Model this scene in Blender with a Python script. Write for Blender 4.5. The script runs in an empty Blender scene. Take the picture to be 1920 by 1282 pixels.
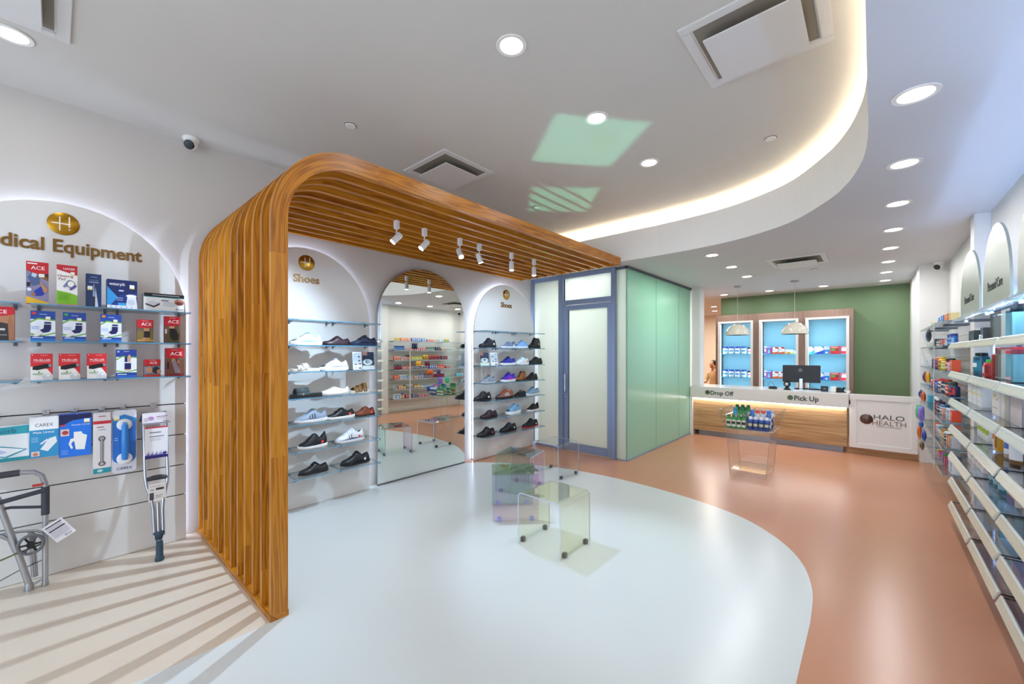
import bpy, bmesh, math, random
from mathutils import Vector, Matrix
PI = math.pi
random.seed(7)
SC = bpy.context.scene
COL = SC.collection

# ------------------------------------------------------------------ camera
cam_data = bpy.data.cameras.new('camera')
cam_data.sensor_width = 36.0
cam_data.lens = 36.0 * 762.0 / 1920.0
cam_data.shift_y = 0.01115
cam_data.clip_start = 0.05
cam = bpy.data.objects.new('camera', cam_data)
cam.location = (0, 0, 1.5)
cam.rotation_euler = (PI / 2, 0, 0.7265)
COL.objects.link(cam)
SC.camera = cam

# ------------------------------------------------------------------ exposure
SC.view_settings.view_transform = 'Standard'
SC.view_settings.look = 'None'
SC.view_settings.gamma = 1.0
SC.view_settings.exposure = 0.0
SC.view_settings.use_curve_mapping = False
cy = SC.cycles
cy.max_bounces = 14
cy.diffuse_bounces = 6
cy.glossy_bounces = 6
cy.transmission_bounces = 8
cy.transparent_max_bounces = 40
cy.sample_clamp_indirect = 6.0
cy.caustics_reflective = False
cy.caustics_refractive = False
cy.use_denoising = True

# ------------------------------------------------------------------ sky (daylight through the open shop front behind the camera)
W = bpy.data.worlds.new('sky')
SC.world = W
W.use_nodes = True
bg = W.node_tree.nodes['Background']
bg.inputs[0].default_value = (0.55, 0.75, 1.0, 1)
bg.inputs[1].default_value = 0.8

def area_light(name, loc, rot, sx, sy, power, color=(1, 1, 1), spread=180, shape='RECTANGLE'):
    l = bpy.data.lights.new(name, 'AREA')
    l.shape = shape; l.size = sx; l.size_y = sy
    l.energy = power; l.color = color; l.spread = math.radians(spread)
    o = bpy.data.objects.new(name, l)
    o.location = loc; o.rotation_euler = rot
    COL.objects.link(o)
    return o

def spot_light(name, loc, target, power, color, angle, blend=0.3, radius=0.02):
    l = bpy.data.lights.new(name, 'SPOT')
    l.energy = power; l.color = color
    l.spot_size = math.radians(angle); l.spot_blend = blend; l.shadow_soft_size = radius
    o = bpy.data.objects.new(name, l)
    o.location = loc
    o.rotation_euler = (Vector(target) - Vector(loc)).to_track_quat('-Z', 'Y').to_euler()
    COL.objects.link(o)
    return o

WARM = (1.0, 0.93, 0.82)
COOL = (0.80, 0.90, 1.0)
NEUT = (0.97, 0.98, 1.0)
# daylight entering through the shop window, behind the camera
area_light('window_daylight', (-1.2, -2.9, 1.5), (PI / 2 + 0.12, 0, -0.06), 4.6, 2.2, 120, (0.74, 0.85, 1.0))
DOWNLIGHT_W = 2.8
SPOT_W = 130.0

# ------------------------------------------------------------------ helpers
def s2l(c):
    return c / 12.92 if c <= 0.04045 else ((c + 0.055) / 1.055) ** 2.4
def hexc(h):
    h = h.lstrip('#')
    return tuple(s2l(int(h[i:i + 2], 16) / 255) for i in (0, 2, 4)) + (1,)

_mc = {}
def M(h, rough=0.5, metal=0.0, emit=0.0, coat=0.0, spec=0.5, bump=0.0, bscale=60):
    key = (h, rough, metal, emit, coat, spec, bump, bscale)
    if key in _mc: return _mc[key]
    m = bpy.data.materials.new('mat_' + h.strip('#'))
    m.use_nodes = True
    nt = m.node_tree
    b = nt.nodes['Principled BSDF']
    b.inputs['Base Color'].default_value = hexc(h)
    b.inputs['Roughness'].default_value = rough
    b.inputs['Metallic'].default_value = metal
    b.inputs['Specular IOR Level'].default_value = spec
    b.inputs['Coat Weight'].default_value = coat
    if emit:
        b.inputs['Emission Color'].default_value = hexc(h)
        b.inputs['Emission Strength'].default_value = emit
    else:
        # faint procedural unevenness so no surface is perfectly flat in tone
        tc = nt.nodes.new('ShaderNodeTexCoord')
        n = nt.nodes.new('ShaderNodeTexNoise'); n.inputs['Scale'].default_value = bscale if bump else 9
        n.inputs['Detail'].default_value = 3
        nt.links.new(tc.outputs['Object'], n.inputs['Vector'])
        mr = nt.nodes.new('ShaderNodeMapRange')
        mr.inputs['To Min'].default_value = max(0.0, rough - 0.05)
        mr.inputs['To Max'].default_value = min(1.0, rough + 0.05)
        nt.links.new(n.outputs[0], mr.inputs['Value'])
        nt.links.new(mr.outputs[0], b.inputs['Roughness'])
        if bump:
            bp = nt.nodes.new('ShaderNodeBump'); bp.inputs['Strength'].default_value = bump
            bp.inputs['Distance'].default_value = 0.002
            nt.links.new(n.outputs[0], bp.inputs['Height'])
            nt.links.new(bp.outputs[0], b.inputs['Normal'])
    _mc[key] = m
    return m

def glass_mat(name, tint, refl=1.0, rough=0.0, ior=1.45):
    m = bpy.data.materials.new(name); m.use_nodes = True
    nt = m.node_tree
    for n in list(nt.nodes):
        if n.type == 'BSDF_PRINCIPLED': nt.nodes.remove(n)
    out = nt.nodes['Material Output']
    t = nt.nodes.new('ShaderNodeBsdfTransparent'); t.inputs[0].default_value = hexc(tint)
    g = nt.nodes.new('ShaderNodeBsdfGlossy'); g.inputs['Roughness'].default_value = rough
    lw = nt.nodes.new('ShaderNodeLayerWeight')
    pw = nt.nodes.new('ShaderNodeMath'); pw.operation = 'POWER'; pw.inputs[1].default_value = 5
    f = nt.nodes.new('ShaderNodeMath'); f.operation = 'MULTIPLY_ADD'; f.inputs[1].default_value = 0.9; f.inputs[2].default_value = 0.035
    nt.links.new(lw.outputs['Facing'], pw.inputs[0]); nt.links.new(pw.outputs[0], f.inputs[0])
    mul = nt.nodes.new('ShaderNodeMath'); mul.operation = 'MULTIPLY'; mul.inputs[1].default_value = refl; mul.use_clamp = True
    mix = nt.nodes.new('ShaderNodeMixShader')
    nt.links.new(f.outputs[0], mul.inputs[0]); nt.links.new(mul.outputs[0], mix.inputs[0])
    nt.links.new(t.outputs[0], mix.inputs[1]); nt.links.new(g.outputs[0], mix.inputs[2])
    nt.links.new(mix.outputs[0], out.inputs[0])
    return m

def edge_mat(name, h, keep=0.45, rough=0.15):
    """polished edge of a glass or acrylic sheet: part clear, part coloured"""
    m = bpy.data.materials.new(name); m.use_nodes = True
    nt = m.node_tree
    out = nt.nodes['Material Output']; b = nt.nodes['Principled BSDF']
    b.inputs['Base Color'].default_value = hexc(h); b.inputs['Roughness'].default_value = rough
    t = nt.nodes.new('ShaderNodeBsdfTransparent'); t.inputs[0].default_value = (1, 1, 1, 1)
    mix = nt.nodes.new('ShaderNodeMixShader'); mix.inputs[0].default_value = 1 - keep
    nt.links.new(t.outputs[0], mix.inputs[1]); nt.links.new(b.outputs[0], mix.inputs[2])
    nt.links.new(mix.outputs[0], out.inputs[0])
    return m

def frosted_mat(name, h, trans=0.6, rough=0.35):
    m = bpy.data.materials.new(name); m.use_nodes = True
    nt = m.node_tree
    out = nt.nodes['Material Output']; b = nt.nodes['Principled BSDF']
    b.inputs['Base Color'].default_value = hexc(h); b.inputs['Roughness'].default_value = rough
    t = nt.nodes.new('ShaderNodeBsdfTranslucent'); t.inputs[0].default_value = hexc(h)
    mix = nt.nodes.new('ShaderNodeMixShader'); mix.inputs[0].default_value = trans
    nt.links.new(b.outputs[0], mix.inputs[1]); nt.links.new(t.outputs[0], mix.inputs[2])
    nt.links.new(mix.outputs[0], out.inputs[0])
    return m

class MB:
    def __init__(self):
        self.v = []; self.f = []; self.m = []; self.uv = []
    def face(self, pts, mat=0, uv=None):
        i = len(self.v); self.v += [tuple(p) for p in pts]
        self.f.append(tuple(range(i, i + len(pts)))); self.m.append(mat)
        self.uv.append(uv)
    def poly(self, verts, faces, mat=0):
        i = len(self.v); self.v += [tuple(p) for p in verts]
        for f in faces:
            self.f.append(tuple(i + k for k in f)); self.m.append(mat); self.uv.append(None)
    def box(self, x0, y0, z0, x1, y1, z1, mat=0, mats=None):
        vs = [(x0, y0, z0), (x1, y0, z0), (x1, y1, z0), (x0, y1, z0), (x0, y0, z1), (x1, y0, z1), (x1, y1, z1), (x0, y1, z1)]
        fs = [(0, 3, 2, 1), (4, 5, 6, 7), (0, 1, 5, 4), (1, 2, 6, 5), (2, 3, 7, 6), (3, 0, 4, 7)]
        i = len(self.v); self.v += vs
        for k, f in enumerate(fs):   # bottom, top, -y, +x, +y, -x
            self.f.append(tuple(i + a for a in f)); self.m.append(mats[k] if mats else mat); self.uv.append(None)
        return self
    def prism(self, poly, a0, a1, axis='z', mat=0, capmat=None):
        """extrude 2D polygon; axis z: (x,y); axis y: (x,z); axis x: (y,z)"""
        def P(p, a):
            return {'z': (p[0], p[1], a), 'y': (p[0], a, p[1]), 'x': (a, p[0], p[1])}[axis]
        n = len(poly); i = len(self.v)
        self.v += [P(p, a0) for p in poly] + [P(p, a1) for p in poly]
        cm = mat if capmat is None else capmat
        for f, mm in ((tuple(range(i + n - 1, i - 1, -1)), cm), (tuple(range(i + n, i + 2 * n)), cm)):
            self.f.append(f); self.m.append(mm); self.uv.append(None)
        for k in range(n):
            k2 = (k + 1) % n
            self.f.append((i + k, i + k2, i + n + k2, i + n + k)); self.m.append(mat); self.uv.append(None)
        return self
    def lathe(self, prof, n=20, mat=0, c=(0, 0, 0), axis='z'):
        i = len(self.v)
        for r, z in prof:
            for k in range(n):
                a = 2 * PI * k / n
                p = (r * math.cos(a), r * math.sin(a), z)
                if axis == 'y': p = (p[0], p[2], p[1])
                if axis == 'x': p = (p[2], p[0], p[1])
                self.v.append((c[0] + p[0], c[1] + p[1], c[2] + p[2]))
        for j in range(len(prof) - 1):
            for k in range(n):
                k2 = (k + 1) % n
                self.f.append((i + j * n + k, i + j * n + k2, i + (j + 1) * n + k2, i + (j + 1) * n + k)); self.m.append(mat); self.uv.append(None)
        if prof[0][0] > 1e-6:
            self.f.append(tuple(i + k for k in range(n - 1, -1, -1))); self.m.append(mat); self.uv.append(None)
        if prof[-1][0] > 1e-6:
            j = len(prof) - 1
            self.f.append(tuple(i + j * n + k for k in range(n))); self.m.append(mat); self.uv.append(None)
        return self
    def tube(self, pts, r, n=10, mat=0, closed=False):
        pts = [Vector(p) for p in pts]
        N = len(pts); i0 = len(self.v)
        rr = r if isinstance(r, (list, tuple)) else [r] * N
        up = None
        for j, p in enumerate(pts):
            if closed: t = pts[(j + 1) % N] - pts[j - 1]
            else: t = (pts[min(j + 1, N - 1)] - pts[max(j - 1, 0)])
            t.normalize()
            if up is None:
                up = Vector((0, 0, 1)) if abs(t.z) < 0.9 else Vector((1, 0, 0))
            a = t.cross(up).normalized(); b = a.cross(t).normalized(); up = b
            for k in range(n):
                an = 2 * PI * k / n
                self.v.append(tuple(p + (a * math.cos(an) + b * math.sin(an)) * rr[j]))
        for j in range(N if closed else N - 1):
            j2 = (j + 1) % N
            for k in range(n):
                k2 = (k + 1) % n
                self.f.append((i0 + j * n + k, i0 + j * n + k2, i0 + j2 * n + k2, i0 + j2 * n + k)); self.m.append(mat); self.uv.append(None)
        if not closed:
            self.f.append(tuple(i0 + k for k in range(n - 1, -1, -1))); self.m.append(mat); self.uv.append(None)
            self.f.append(tuple(i0 + (N - 1) * n + k for k in range(n))); self.m.append(mat); self.uv.append(None)
        return self
    def loft(self, rings, mat=0, cap=True):
        n = len(rings[0]); i0 = len(self.v)
        for r in rings: self.v += [tuple(p) for p in r]
        for j in range(len(rings) - 1):
            for k in range(n):
                k2 = (k + 1) % n
                self.f.append((i0 + j * n + k, i0 + j * n + k2, i0 + (j + 1) * n + k2, i0 + (j + 1) * n + k)); self.m.append(mat); self.uv.append(None)
        if cap:
            self.f.append(tuple(i0 + k for k in range(n - 1, -1, -1))); self.m.append(mat); self.uv.append(None)
            j = len(rings) - 1
            self.f.append(tuple(i0 + j * n + k for k in range(n))); self.m.append(mat); self.uv.append(None)
        return self
    def mesh(self, name, mats, smooth=False, bevel=0.0, recalc=True, angle=40):
        me = bpy.data.meshes.new(name)
        me.from_pydata(self.v, [], self.f)
        for m in mats: me.materials.append(m)
        me.polygons.foreach_set('material_index', self.m)
        if any(u is not None for u in self.uv):
            L = me.uv_layers.new(name='UVMap')
            for p, u in zip(me.polygons, self.uv):
                if u:
                    for li, c in zip(p.loop_indices, u): L.data[li].uv = c
        if recalc or bevel:
            bm = bmesh.new(); bm.from_mesh(me)
            if recalc: bmesh.ops.recalc_face_normals(bm, faces=bm.faces)
            if bevel:
                es = [e for e in bm.edges if len(e.link_faces) == 2 and e.calc_face_angle(0) > 0.6]
                bmesh.ops.bevel(bm, geom=es, offset=bevel, segments=2, affect='EDGES', clamp_overlap=True)
            bm.to_mesh(me); bm.free()
        if smooth:
            me.polygons.foreach_set('use_smooth', [True] * len(me.polygons))
            me.set_sharp_from_angle(angle=math.radians(angle))
        me.update()
        return me
    def build(self, name, mats, parent=None, smooth=False, bevel=0.0, recalc=True, loc=None, rotz=0, angle=40):
        if not isinstance(mats, (list, tuple)): mats = [mats]
        return link(name, self.mesh(name, mats, smooth, bevel, recalc, angle), parent, loc, rotz)

def link(name, me, parent=None, loc=None, rotz=0):
    o = bpy.data.objects.new(name, me)
    COL.objects.link(o)
    if parent: o.parent = parent
    if loc: o.location = loc
    if rotz: o.rotation_euler = (0, 0, rotz)
    return o
def tag(o, label, cat, group=None):
    o['label'] = label; o['category'] = cat
    if group: o['group'] = group
    return o
def thing(name, label, cat, loc=(0, 0, 0), rotz=0, group=None):
    o = bpy.data.objects.new(name, None); COL.objects.link(o)
    o.empty_display_size = 0.05
    o.location = loc; o.rotation_euler = (0, 0, rotz)
    return tag(o, label, cat, group)
def struct(o):
    o['kind'] = 'structure'; return o
def dup(o, loc=None, rotz=None, label=None, parent=None):
    c = o.copy(); COL.objects.link(c)
    if parent: c.parent = parent
    if loc is not None: c.location = loc
    if rotz is not None: c.rotation_euler = (0, 0, rotz)
    if label: c['label'] = label
    for ch in list(o.children): dup(ch, parent=c)
    return c

# ---- flat print: lettering and printed colour fields on a face
_tg = {}
def text_geo(s, bold=0.0):
    if (s, bold) in _tg: return _tg[(s, bold)]
    cu = bpy.data.curves.new('txt', 'FONT'); cu.body = s; cu.resolution_u = 3; cu.offset = bold
    ob = bpy.data.objects.new('txt', cu); COL.objects.link(ob)
    dg = bpy.context.evaluated_depsgraph_get()
    me = bpy.data.meshes.new_from_object(ob.evaluated_get(dg))
    vs = [(v.co.x, v.co.y) for v in me.vertices]; fs = [tuple(p.vertices) for p in me.polygons]
    bpy.data.objects.remove(ob); bpy.data.curves.remove(cu); bpy.data.meshes.remove(me)
    x0 = min(v[0] for v in vs); x1 = max(v[0] for v in vs)
    vs = [((v[0] - (x0 + x1) / 2), v[1]) for v in vs]
    _tg[(s, bold)] = (vs, fs, x1 - x0)
    return _tg[(s, bold)]

def decal(name, parent, w, h, y, shapes, rough=0.4, metal=0.0, loc=(0, 0, 0), rotz=0, step=0.0004, depth=0.0):
    """print on a face looking along -y, x in [-w/2,w/2], z in [0,h]; shapes in 0..1 units of the face"""
    mb = MB(); mats = []; idx = {}
    def mi(c):
        if c not in idx:
            idx[c] = len(mats); mats.append(M(c, rough, metal))
        return idx[c]
    for k, s in enumerate(shapes):
        yy = y - step * (k + 1)
        X = lambda u: (u - 0.5) * w
        Z = lambda v: v * h
        t = s[0]
        if t == 'r':
            _, a, b, c, d, col = s
            mb.face([(X(a), yy, Z(b)), (X(c), yy, Z(b)), (X(c), yy, Z(d)), (X(a), yy, Z(d))], mi(col))
        elif t == 'p':
            mb.face([(X(a), yy, Z(b)) for a, b in s[1]], mi(s[2]))
        elif t == 'e':
            _, a, b, ra, rb, col = s
            mb.face([(X(a + ra * math.cos(2 * PI * q / 18)), yy, Z(b + rb * math.sin(2 * PI * q / 18))) for q in range(18)], mi(col))
        elif t == 't':
            _, txt, a, b, hf, col = s[:6]
            vs, fs, tw = text_geo(txt)
            sc = hf * h / 0.73
            if len(s) > 6: sx = min(sc, s[6] * w / tw)
            else: sx = sc
            mb.poly([(X(a) + v[0] * sx, yy, Z(b) + v[1] * sc) for v in vs], fs, mi(col))
    me = mb.mesh(name, mats, recalc=False)
    return link(name, me, parent, loc, rotz)

def letters(name, parent, txt, mat, size, depth, loc, rotz=0, sx=1.0, bold=0.012):
    """raised lettering, front faces along local -y; size = capital height"""
    vs, fs, tw = text_geo(txt, bold)
    sc = size / 0.73
    mb = MB()
    mb.poly([(v[0] * sc * sx, -depth, v[1] * sc) for v in vs], fs, 0)
    # side walls on boundary edges
    cnt = {}
    for f in fs:
        for a, b in zip(f, f[1:] + f[:1]):
            cnt[(a, b)] = cnt.get((a, b), 0) + 1
    for (a, b) in cnt:
        if (b, a) not in cnt:
            va, vb = vs[a], vs[b]
            mb.face([(va[0] * sc * sx, -depth, va[1] * sc), (va[0] * sc * sx, 0, va[1] * sc), (vb[0] * sc * sx, 0, vb[1] * sc), (vb[0] * sc * sx, -depth, vb[1] * sc)], 0)
    return mb.build(name, [mat], parent, recalc=False, loc=loc, rotz=rotz)

def spline(pts, n=8):
    """Catmull-Rom through 2D points"""
    out = []
    P = [pts[0]] + list(pts) + [pts[-1]]
    for i in range(1, len(P) - 2):
        p0, p1, p2, p3 = P[i - 1], P[i], P[i + 1], P[i + 2]
        for k in range(n):
            t = k / n
            out.append(tuple(0.5 * (2 * p1[d] + (p2[d] - p0[d]) * t + (2 * p0[d] - 5 * p1[d] + 4 * p2[d] - p3[d]) * t * t + (3 * p1[d] - p0[d] - 3 * p2[d] + p3[d]) * t ** 3) for d in range(2)))
    out.append(tuple(pts[-1]))
    return out
def keys(tab, t):
    for (a, va), (b, vb) in zip(tab, tab[1:]):
        if t <= b:
            u = (t - a) / (b - a) if b > a else 0
            u = u * u * (3 - 2 * u) * 0.5 + u * 0.5
            return va + (vb - va) * u
    return tab[-1][1]
ORD = ['first', 'second', 'third', 'fourth', 'fifth', 'sixth', 'seventh', 'eighth', 'ninth', 'tenth', 'eleventh', 'twelfth']
R_LEFT = PI / 2     # things on the left wall, facing +X
R_RIGHT = -PI / 2   # things on the right wall, facing -X
# ------------------------------------------------------------------ room materials
def paint(name, h, rough=0.6, var=0.03):
    m = bpy.data.materials.new(name); m.use_nodes = True
    nt = m.node_tree; b = nt.nodes['Principled BSDF']
    tc = nt.nodes.new('ShaderNodeTexCoord')
    n = nt.nodes.new('ShaderNodeTexNoise'); n.inputs['Scale'].default_value = 1.3; n.inputs['Detail'].default_value = 4
    nt.links.new(tc.outputs['Object'], n.inputs['Vector'])
    mix = nt.nodes.new('ShaderNodeMix'); mix.data_type = 'RGBA'
    c = hexc(h)
    mix.inputs[6].default_value = tuple(x * (1 - var) for x in c[:3]) + (1,)
    mix.inputs[7].default_value = tuple(min(1, x * (1 + var)) for x in c[:3]) + (1,)
    nt.links.new(n.outputs[0], mix.inputs[0]); nt.links.new(mix.outputs[2], b.inputs['Base Color'])
    b.inputs['Roughness'].default_value = rough
    n2 = nt.nodes.new('ShaderNodeTexNoise'); n2.inputs['Scale'].default_value = 220
    nt.links.new(tc.outputs['Object'], n2.inputs['Vector'])
    bp = nt.nodes.new('ShaderNodeBump'); bp.inputs['Strength'].default_value = 0.04; bp.inputs['Distance'].default_value = 0.001
    nt.links.new(n2.outputs[0], bp.inputs['Height']); nt.links.new(bp.outputs[0], b.inputs['Normal'])
    return m
def resin(name, h, h2, rough=0.24):
    """poured resin floor: slightly clouded, satin gloss with fine ripple"""
    m = bpy.data.materials.new(name); m.use_nodes = True
    nt = m.node_tree; b = nt.nodes['Principled BSDF']
    tc = nt.nodes.new('ShaderNodeTexCoord')
    n = nt.nodes.new('ShaderNodeTexNoise'); n.inputs['Scale'].default_value = 0.7; n.inputs['Detail'].default_value = 2
    nt.links.new(tc.outputs['Object'], n.inputs['Vector'])
    r = nt.nodes.new('ShaderNodeValToRGB')
    r.color_ramp.elements[0].position = 0.1; r.color_ramp.elements[0].color = hexc(h)
    r.color_ramp.elements[1].position = 0.9; r.color_ramp.elements[1].color = hexc(h2)
    nt.links.new(n.outputs[0], r.inputs[0]); nt.links.new(r.outputs[0], b.inputs['Base Color'])
    n2 = nt.nodes.new('ShaderNodeTexNoise'); n2.inputs['Scale'].default_value = 0.9; n2.inputs['Detail'].default_value = 1
    nt.links.new(tc.outputs['Object'], n2.inputs['Vector'])
    mr = nt.nodes.new('ShaderNodeMapRange'); mr.inputs['To Min'].default_value = rough - 0.02; mr.inputs['To Max'].default_value = rough + 0.04
    nt.links.new(n2.outputs[0], mr.inputs['Value']); nt.links.new(mr.outputs[0], b.inputs['Roughness'])
    b.inputs['Specular IOR Level'].default_value = 0.42
    return m
m_wall = paint('wall_paint', '#cbc6c1')
m_ceil = paint('ceiling_paint', '#d2cfc9')
m_ceil2 = paint('low_ceiling_paint', '#cfd0d4')
m_white = paint('white_paint', '#e4e3e1')
m_green = paint('green_paint', '#647d58', 0.55)
m_cream = paint('cream_paint', '#efe4d4')
m_fascia = paint('fascia_paint', '#f3f2ef')
m_floor = resin('peach_resin', '#b67d5e', '#c28b6c')
m_floor_w = resin('white_resin', '#c8ccca', '#d1d4d1')
m_floor_b = resin('beige_resin', '#cdbda9', '#d6c8b6')
XW, XR = -4.25, 0.76  # most positions below were unprojected from image pixels, then hardcoded
ZL, ZU = 2.72, 3.26

# ------------------------------------------------------------------ floor
floor = struct(MB().box(-6.5, -3.2, -0.1, 1.4, 15.2, 0).build('floor', m_floor))
curve_w = spline([(-4.25, 3.62), (-4.0, 3.93), (-3.44, 4.27), (-2.85, 4.44), (-2.2, 4.477), (-1.5, 4.39), (-0.953, 4.206), (-0.612, 3.925), (-0.397, 3.59), (-0.29, 3.2), (-0.262, 2.8)], 6)
wp = [(-2.51, -3.2), (-0.262, -3.2)] + curve_w[::-1] + [(-4.25, 0.85), (-2.51, 0.85)]
MB().prism(wp, 0, 0.0015).build('floor_inlay', m_floor_w, floor)['label'] = 'white poured resin area with a curved edge'
MB().prism([(-4.25, -3.2), (-2.51, -3.2), (-2.51, 0.85), (-4.25, 0.85)], 0, 0.0015).build('floor_inlay', m_floor_b, floor)['label'] = 'pale beige poured resin area'

# ------------------------------------------------------------------ walls
struct(MB().box(XW - 0.15, -3.2, 0, XW, 8.2, 3.5).build('wall_left', m_wall))
struct(MB().box(XR, -3.2, 0, XR + 0.15, 9.85, 3.5).build('wall_right', m_white))
pier = struct(MB().box(0.66, 5.34, 0, XR, 5.52, ZL).build('wall_right', m_white, bevel=0.003))
stub = struct(MB().box(0.478, 7.95, 0, XR, 9.85, ZL).build('wall_end', m_white))
gw = struct(MB().box(-2.53, 9.85, 0, XR + 0.15, 10.0, ZL).build('wall_back', m_green))
struct(MB().box(-6.5, 14.2, 0, 1.4, 14.35, ZL).build('wall_hall', m_cream))
struct(MB().box(-6.5, 7.9, 0, -6.35, 14.2, ZL).build('wall_hall', m_cream))
struct(MB().box(1.25, 10.0, 0, 1.4, 14.2, ZL).build('wall_hall', m_cream))
struct(MB().box(-6.5, 8.05, 0, -2.66, 8.2, ZL).build('wall_hall', m_cream))
struct(MB().box(-2.66, 7.94, 0, -2.54, 8.2, 0.9).box(-2.66, 7.94, 0.9, -2.40, 8.2, ZL).build('wall_column', m_white))
# shop front behind the camera: side returns and a head, the rest is open glass to the sky
struct(MB().box(-4.4, -3.2, 2.7, 0.91, -3.05, 3.5).build('wall_front', m_white))
for k in range(4):
    x = -4.1 + k * 1.55
    struct(MB().box(x, -3.18, 0, x + 0.06, -3.1, 2.7).build('window_%d' % (k + 5), M('#8a8f96', 0.4, 0.6)))

# ------------------------------------------------------------------ ceilings and the curved cove
sof = spline([(-0.02, 2.6), (-0.02, 2.95), (-0.036, 3.27), (-0.07, 3.5), (-0.135, 3.77), (-0.26, 4.08), (-0.54, 4.51), (-0.84, 4.74), (-1.18, 4.89), (-1.55, 4.965), (-2.0, 5.0)], 6)
sof = [(-0.02, -3.2)] + sof + [(-4.4, 5.0)]
def offset(path, d):
    out = []
    for i, p in enumerate(path):
        a = Vector(path[max(i - 1, 0)]); b = Vector(path[min(i + 1, len(path) - 1)])
        t = (b - a).normalized()
        out.append((p[0] + t.y * d, p[1] - t.x * d))
    return out
low = sof + [(-4.4, 5.5), (-6.5, 5.5), (-6.5, 15.2), (1.4, 15.2), (1.4, -3.2)]
mb = MB()
for i in range(len(sof) - 2):
    a, b = sof[i], sof[i + 1]
    mb.face([(a[0], a[1], ZL), (b[0], b[1], ZL), (1.4, b[1], ZL), (1.4, a[1], ZL)])
    mb.face([(a[0], a[1], ZL + .06), (1.4, a[1], ZL + .06), (1.4, b[1], ZL + .06), (b[0], b[1], ZL + .06)])
mb.box(-6.5, 5.02, ZL, 1.4, 15.2, ZL + .06)
mb.face([(-4.4, 5.0, ZL), (1.4, 5.0, ZL), (1.4, 5.02, ZL), (-4.4, 5.02, ZL)])
struct(mb.build('ceiling', m_ceil2, recalc=False))
struct(MB().box(-4.4, -3.2, ZU, 0.6, 5.5, ZU + 0.06).build('ceiling', m_ceil))
o1 = offset(sof, 0.035); o2 = offset(sof, 0.17); o3 = offset(sof, 0.20)
mb = MB()
for i in range(len(sof) - 1):   # fascia: inner face, top lip, outer face
    a, b, c, d = sof[i], sof[i + 1], o1[i], o1[i + 1]
    mb.face([(a[0], a[1], ZL), (b[0], b[1], ZL), (b[0], b[1], 3.1), (a[0], a[1], 3.1)])
    mb.face([(a[0], a[1], 3.1), (b[0], b[1], 3.1), (d[0], d[1], 3.1), (c[0], c[1], 3.1)])
    mb.face([(c[0], c[1], 3.1), (d[0], d[1], 3.1), (d[0], d[1], ZL), (c[0], c[1], ZL)])
fas = struct(mb.build('trim_1', m_fascia, smooth=True))
fas['label'] = 'curved white ceiling fascia with light cove'
mb = MB()
for i in range(len(sof) - 1):   # back wall of the cove and its ledge
    a, b, c, d = o2[i], o2[i + 1], o1[i], o1[i + 1]
    mb.face([(a[0], a[1], 2.95), (b[0], b[1], 2.95), (b[0], b[1], ZU), (a[0], a[1], ZU)])
    mb.face([(a[0], a[1], 2.95), (b[0], b[1], 2.95), (d[0], d[1], 2.95), (c[0], c[1], 2.95)])
struct(mb.build('trim_2', m_white, smooth=True))
m_led_cove = M('#fff0d8', emit=9.0)
m_led_white = M('#e4efff', emit=9.0)
m_led_panel = M('#d2e0ff', emit=14.0)
mb = MB()
for i in range(1, len(sof) - 1):
    a, b = offset(sof, 0.06)[i], offset(sof, 0.06)[i + 1]
    c, d = offset(sof, 0.14)[i], offset(sof, 0.14)[i + 1]
    mb.face([(a[0], a[1], 3.0), (b[0], b[1], 3.0), (d[0], d[1], 3.0), (c[0], c[1], 3.0)])
mb.face([(-0.02 + .06, -3.1, 3.0), (-0.02 + .06, 2.6, 3.0), (-0.02 + .14, 2.6, 3.0), (-0.02 + .14, -3.1, 3.0)])
tag(mb.build('cove_light_strip', m_led_cove, recalc=False), 'warm light strip hidden in the curved ceiling cove', 'light')

# ------------------------------------------------------------------ ceiling fittings
m_lens = M('#fff6e8', emit=14.0)
m_trim = M('#eceae6', 0.35)
def downlight_proto():
    t = thing('downlight', 'x', 'downlight', group='round recessed downlights')
    MB().lathe([(0.062, 0.0), (0.085, 0.0), (0.088, -0.004), (0.084, -0.008), (0.066, -0.006), (0.062, 0.0)], 28).build('trim_ring', m_trim, t, smooth=True)
    MB().lathe([(0.0, -0.002), (0.063, -0.002), (0.063, -0.0035), (0.0, -0.0035)], 24).build('lens', m_lens, t)
    return t
DL = downlight_proto()
def downlight(x, y, z, label, w=1.0, col=NEUT, first=[True]):
    o = DL if first[0] else dup(DL)
    first[0] = False
    o.location = (x, y, z); o['label'] = label
    area_light('downlight_lamp', (x, y, z - 0.012), (0, 0, 0), 0.12, 0.12, DOWNLIGHT_W * w, col, 175, 'DISK')
for k, (y, s) in enumerate([(0.77, 'out of frame overhead'), (1.733, 'nearest the camera in the raised ceiling row'), (2.69, 'middle of the raised ceiling row, in the green glow'), (3.642, 'farthest of the raised ceiling row, before the cove')]):
    downlight(-1.545, y, ZU, 'round downlight ' + s, 1.4)
downlight(-3.554, -0.16, ZU, 'round downlight in the upper left corner beside the square air vent', 0.7)
for k in range(8):
    y = 2.69 + k * 0.932
    downlight(0.15, y, ZL, 'round downlight over the peach aisle, %s of its long row from the camera' % ORD[k], [1.1, 1.3, 1.8, 2.4, 2.8, 3.0, 3.0, 2.4][k])
downlight(0.15, 1.76, ZL, 'round downlight in the low ceiling row, above the camera and out of frame', 1.0)
for k, y in enumerate((5.417, 6.34, 7.282)):
    downlight(-1.493, y, ZL, 'round downlight before the counter, %s of three in the low ceiling' % ['nearest', 'middle', 'farthest'][k], [2.6, 3.0, 3.0][k])
for k, (x, s) in enumerate([(-2.32, 'left of'), (-1.508, 'between'), (-0.672, 'right of')]):
    downlight(x, 9.25, ZL, 'round downlight by the green wall, %s the two pendant lamps' % s, 2.4)
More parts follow.
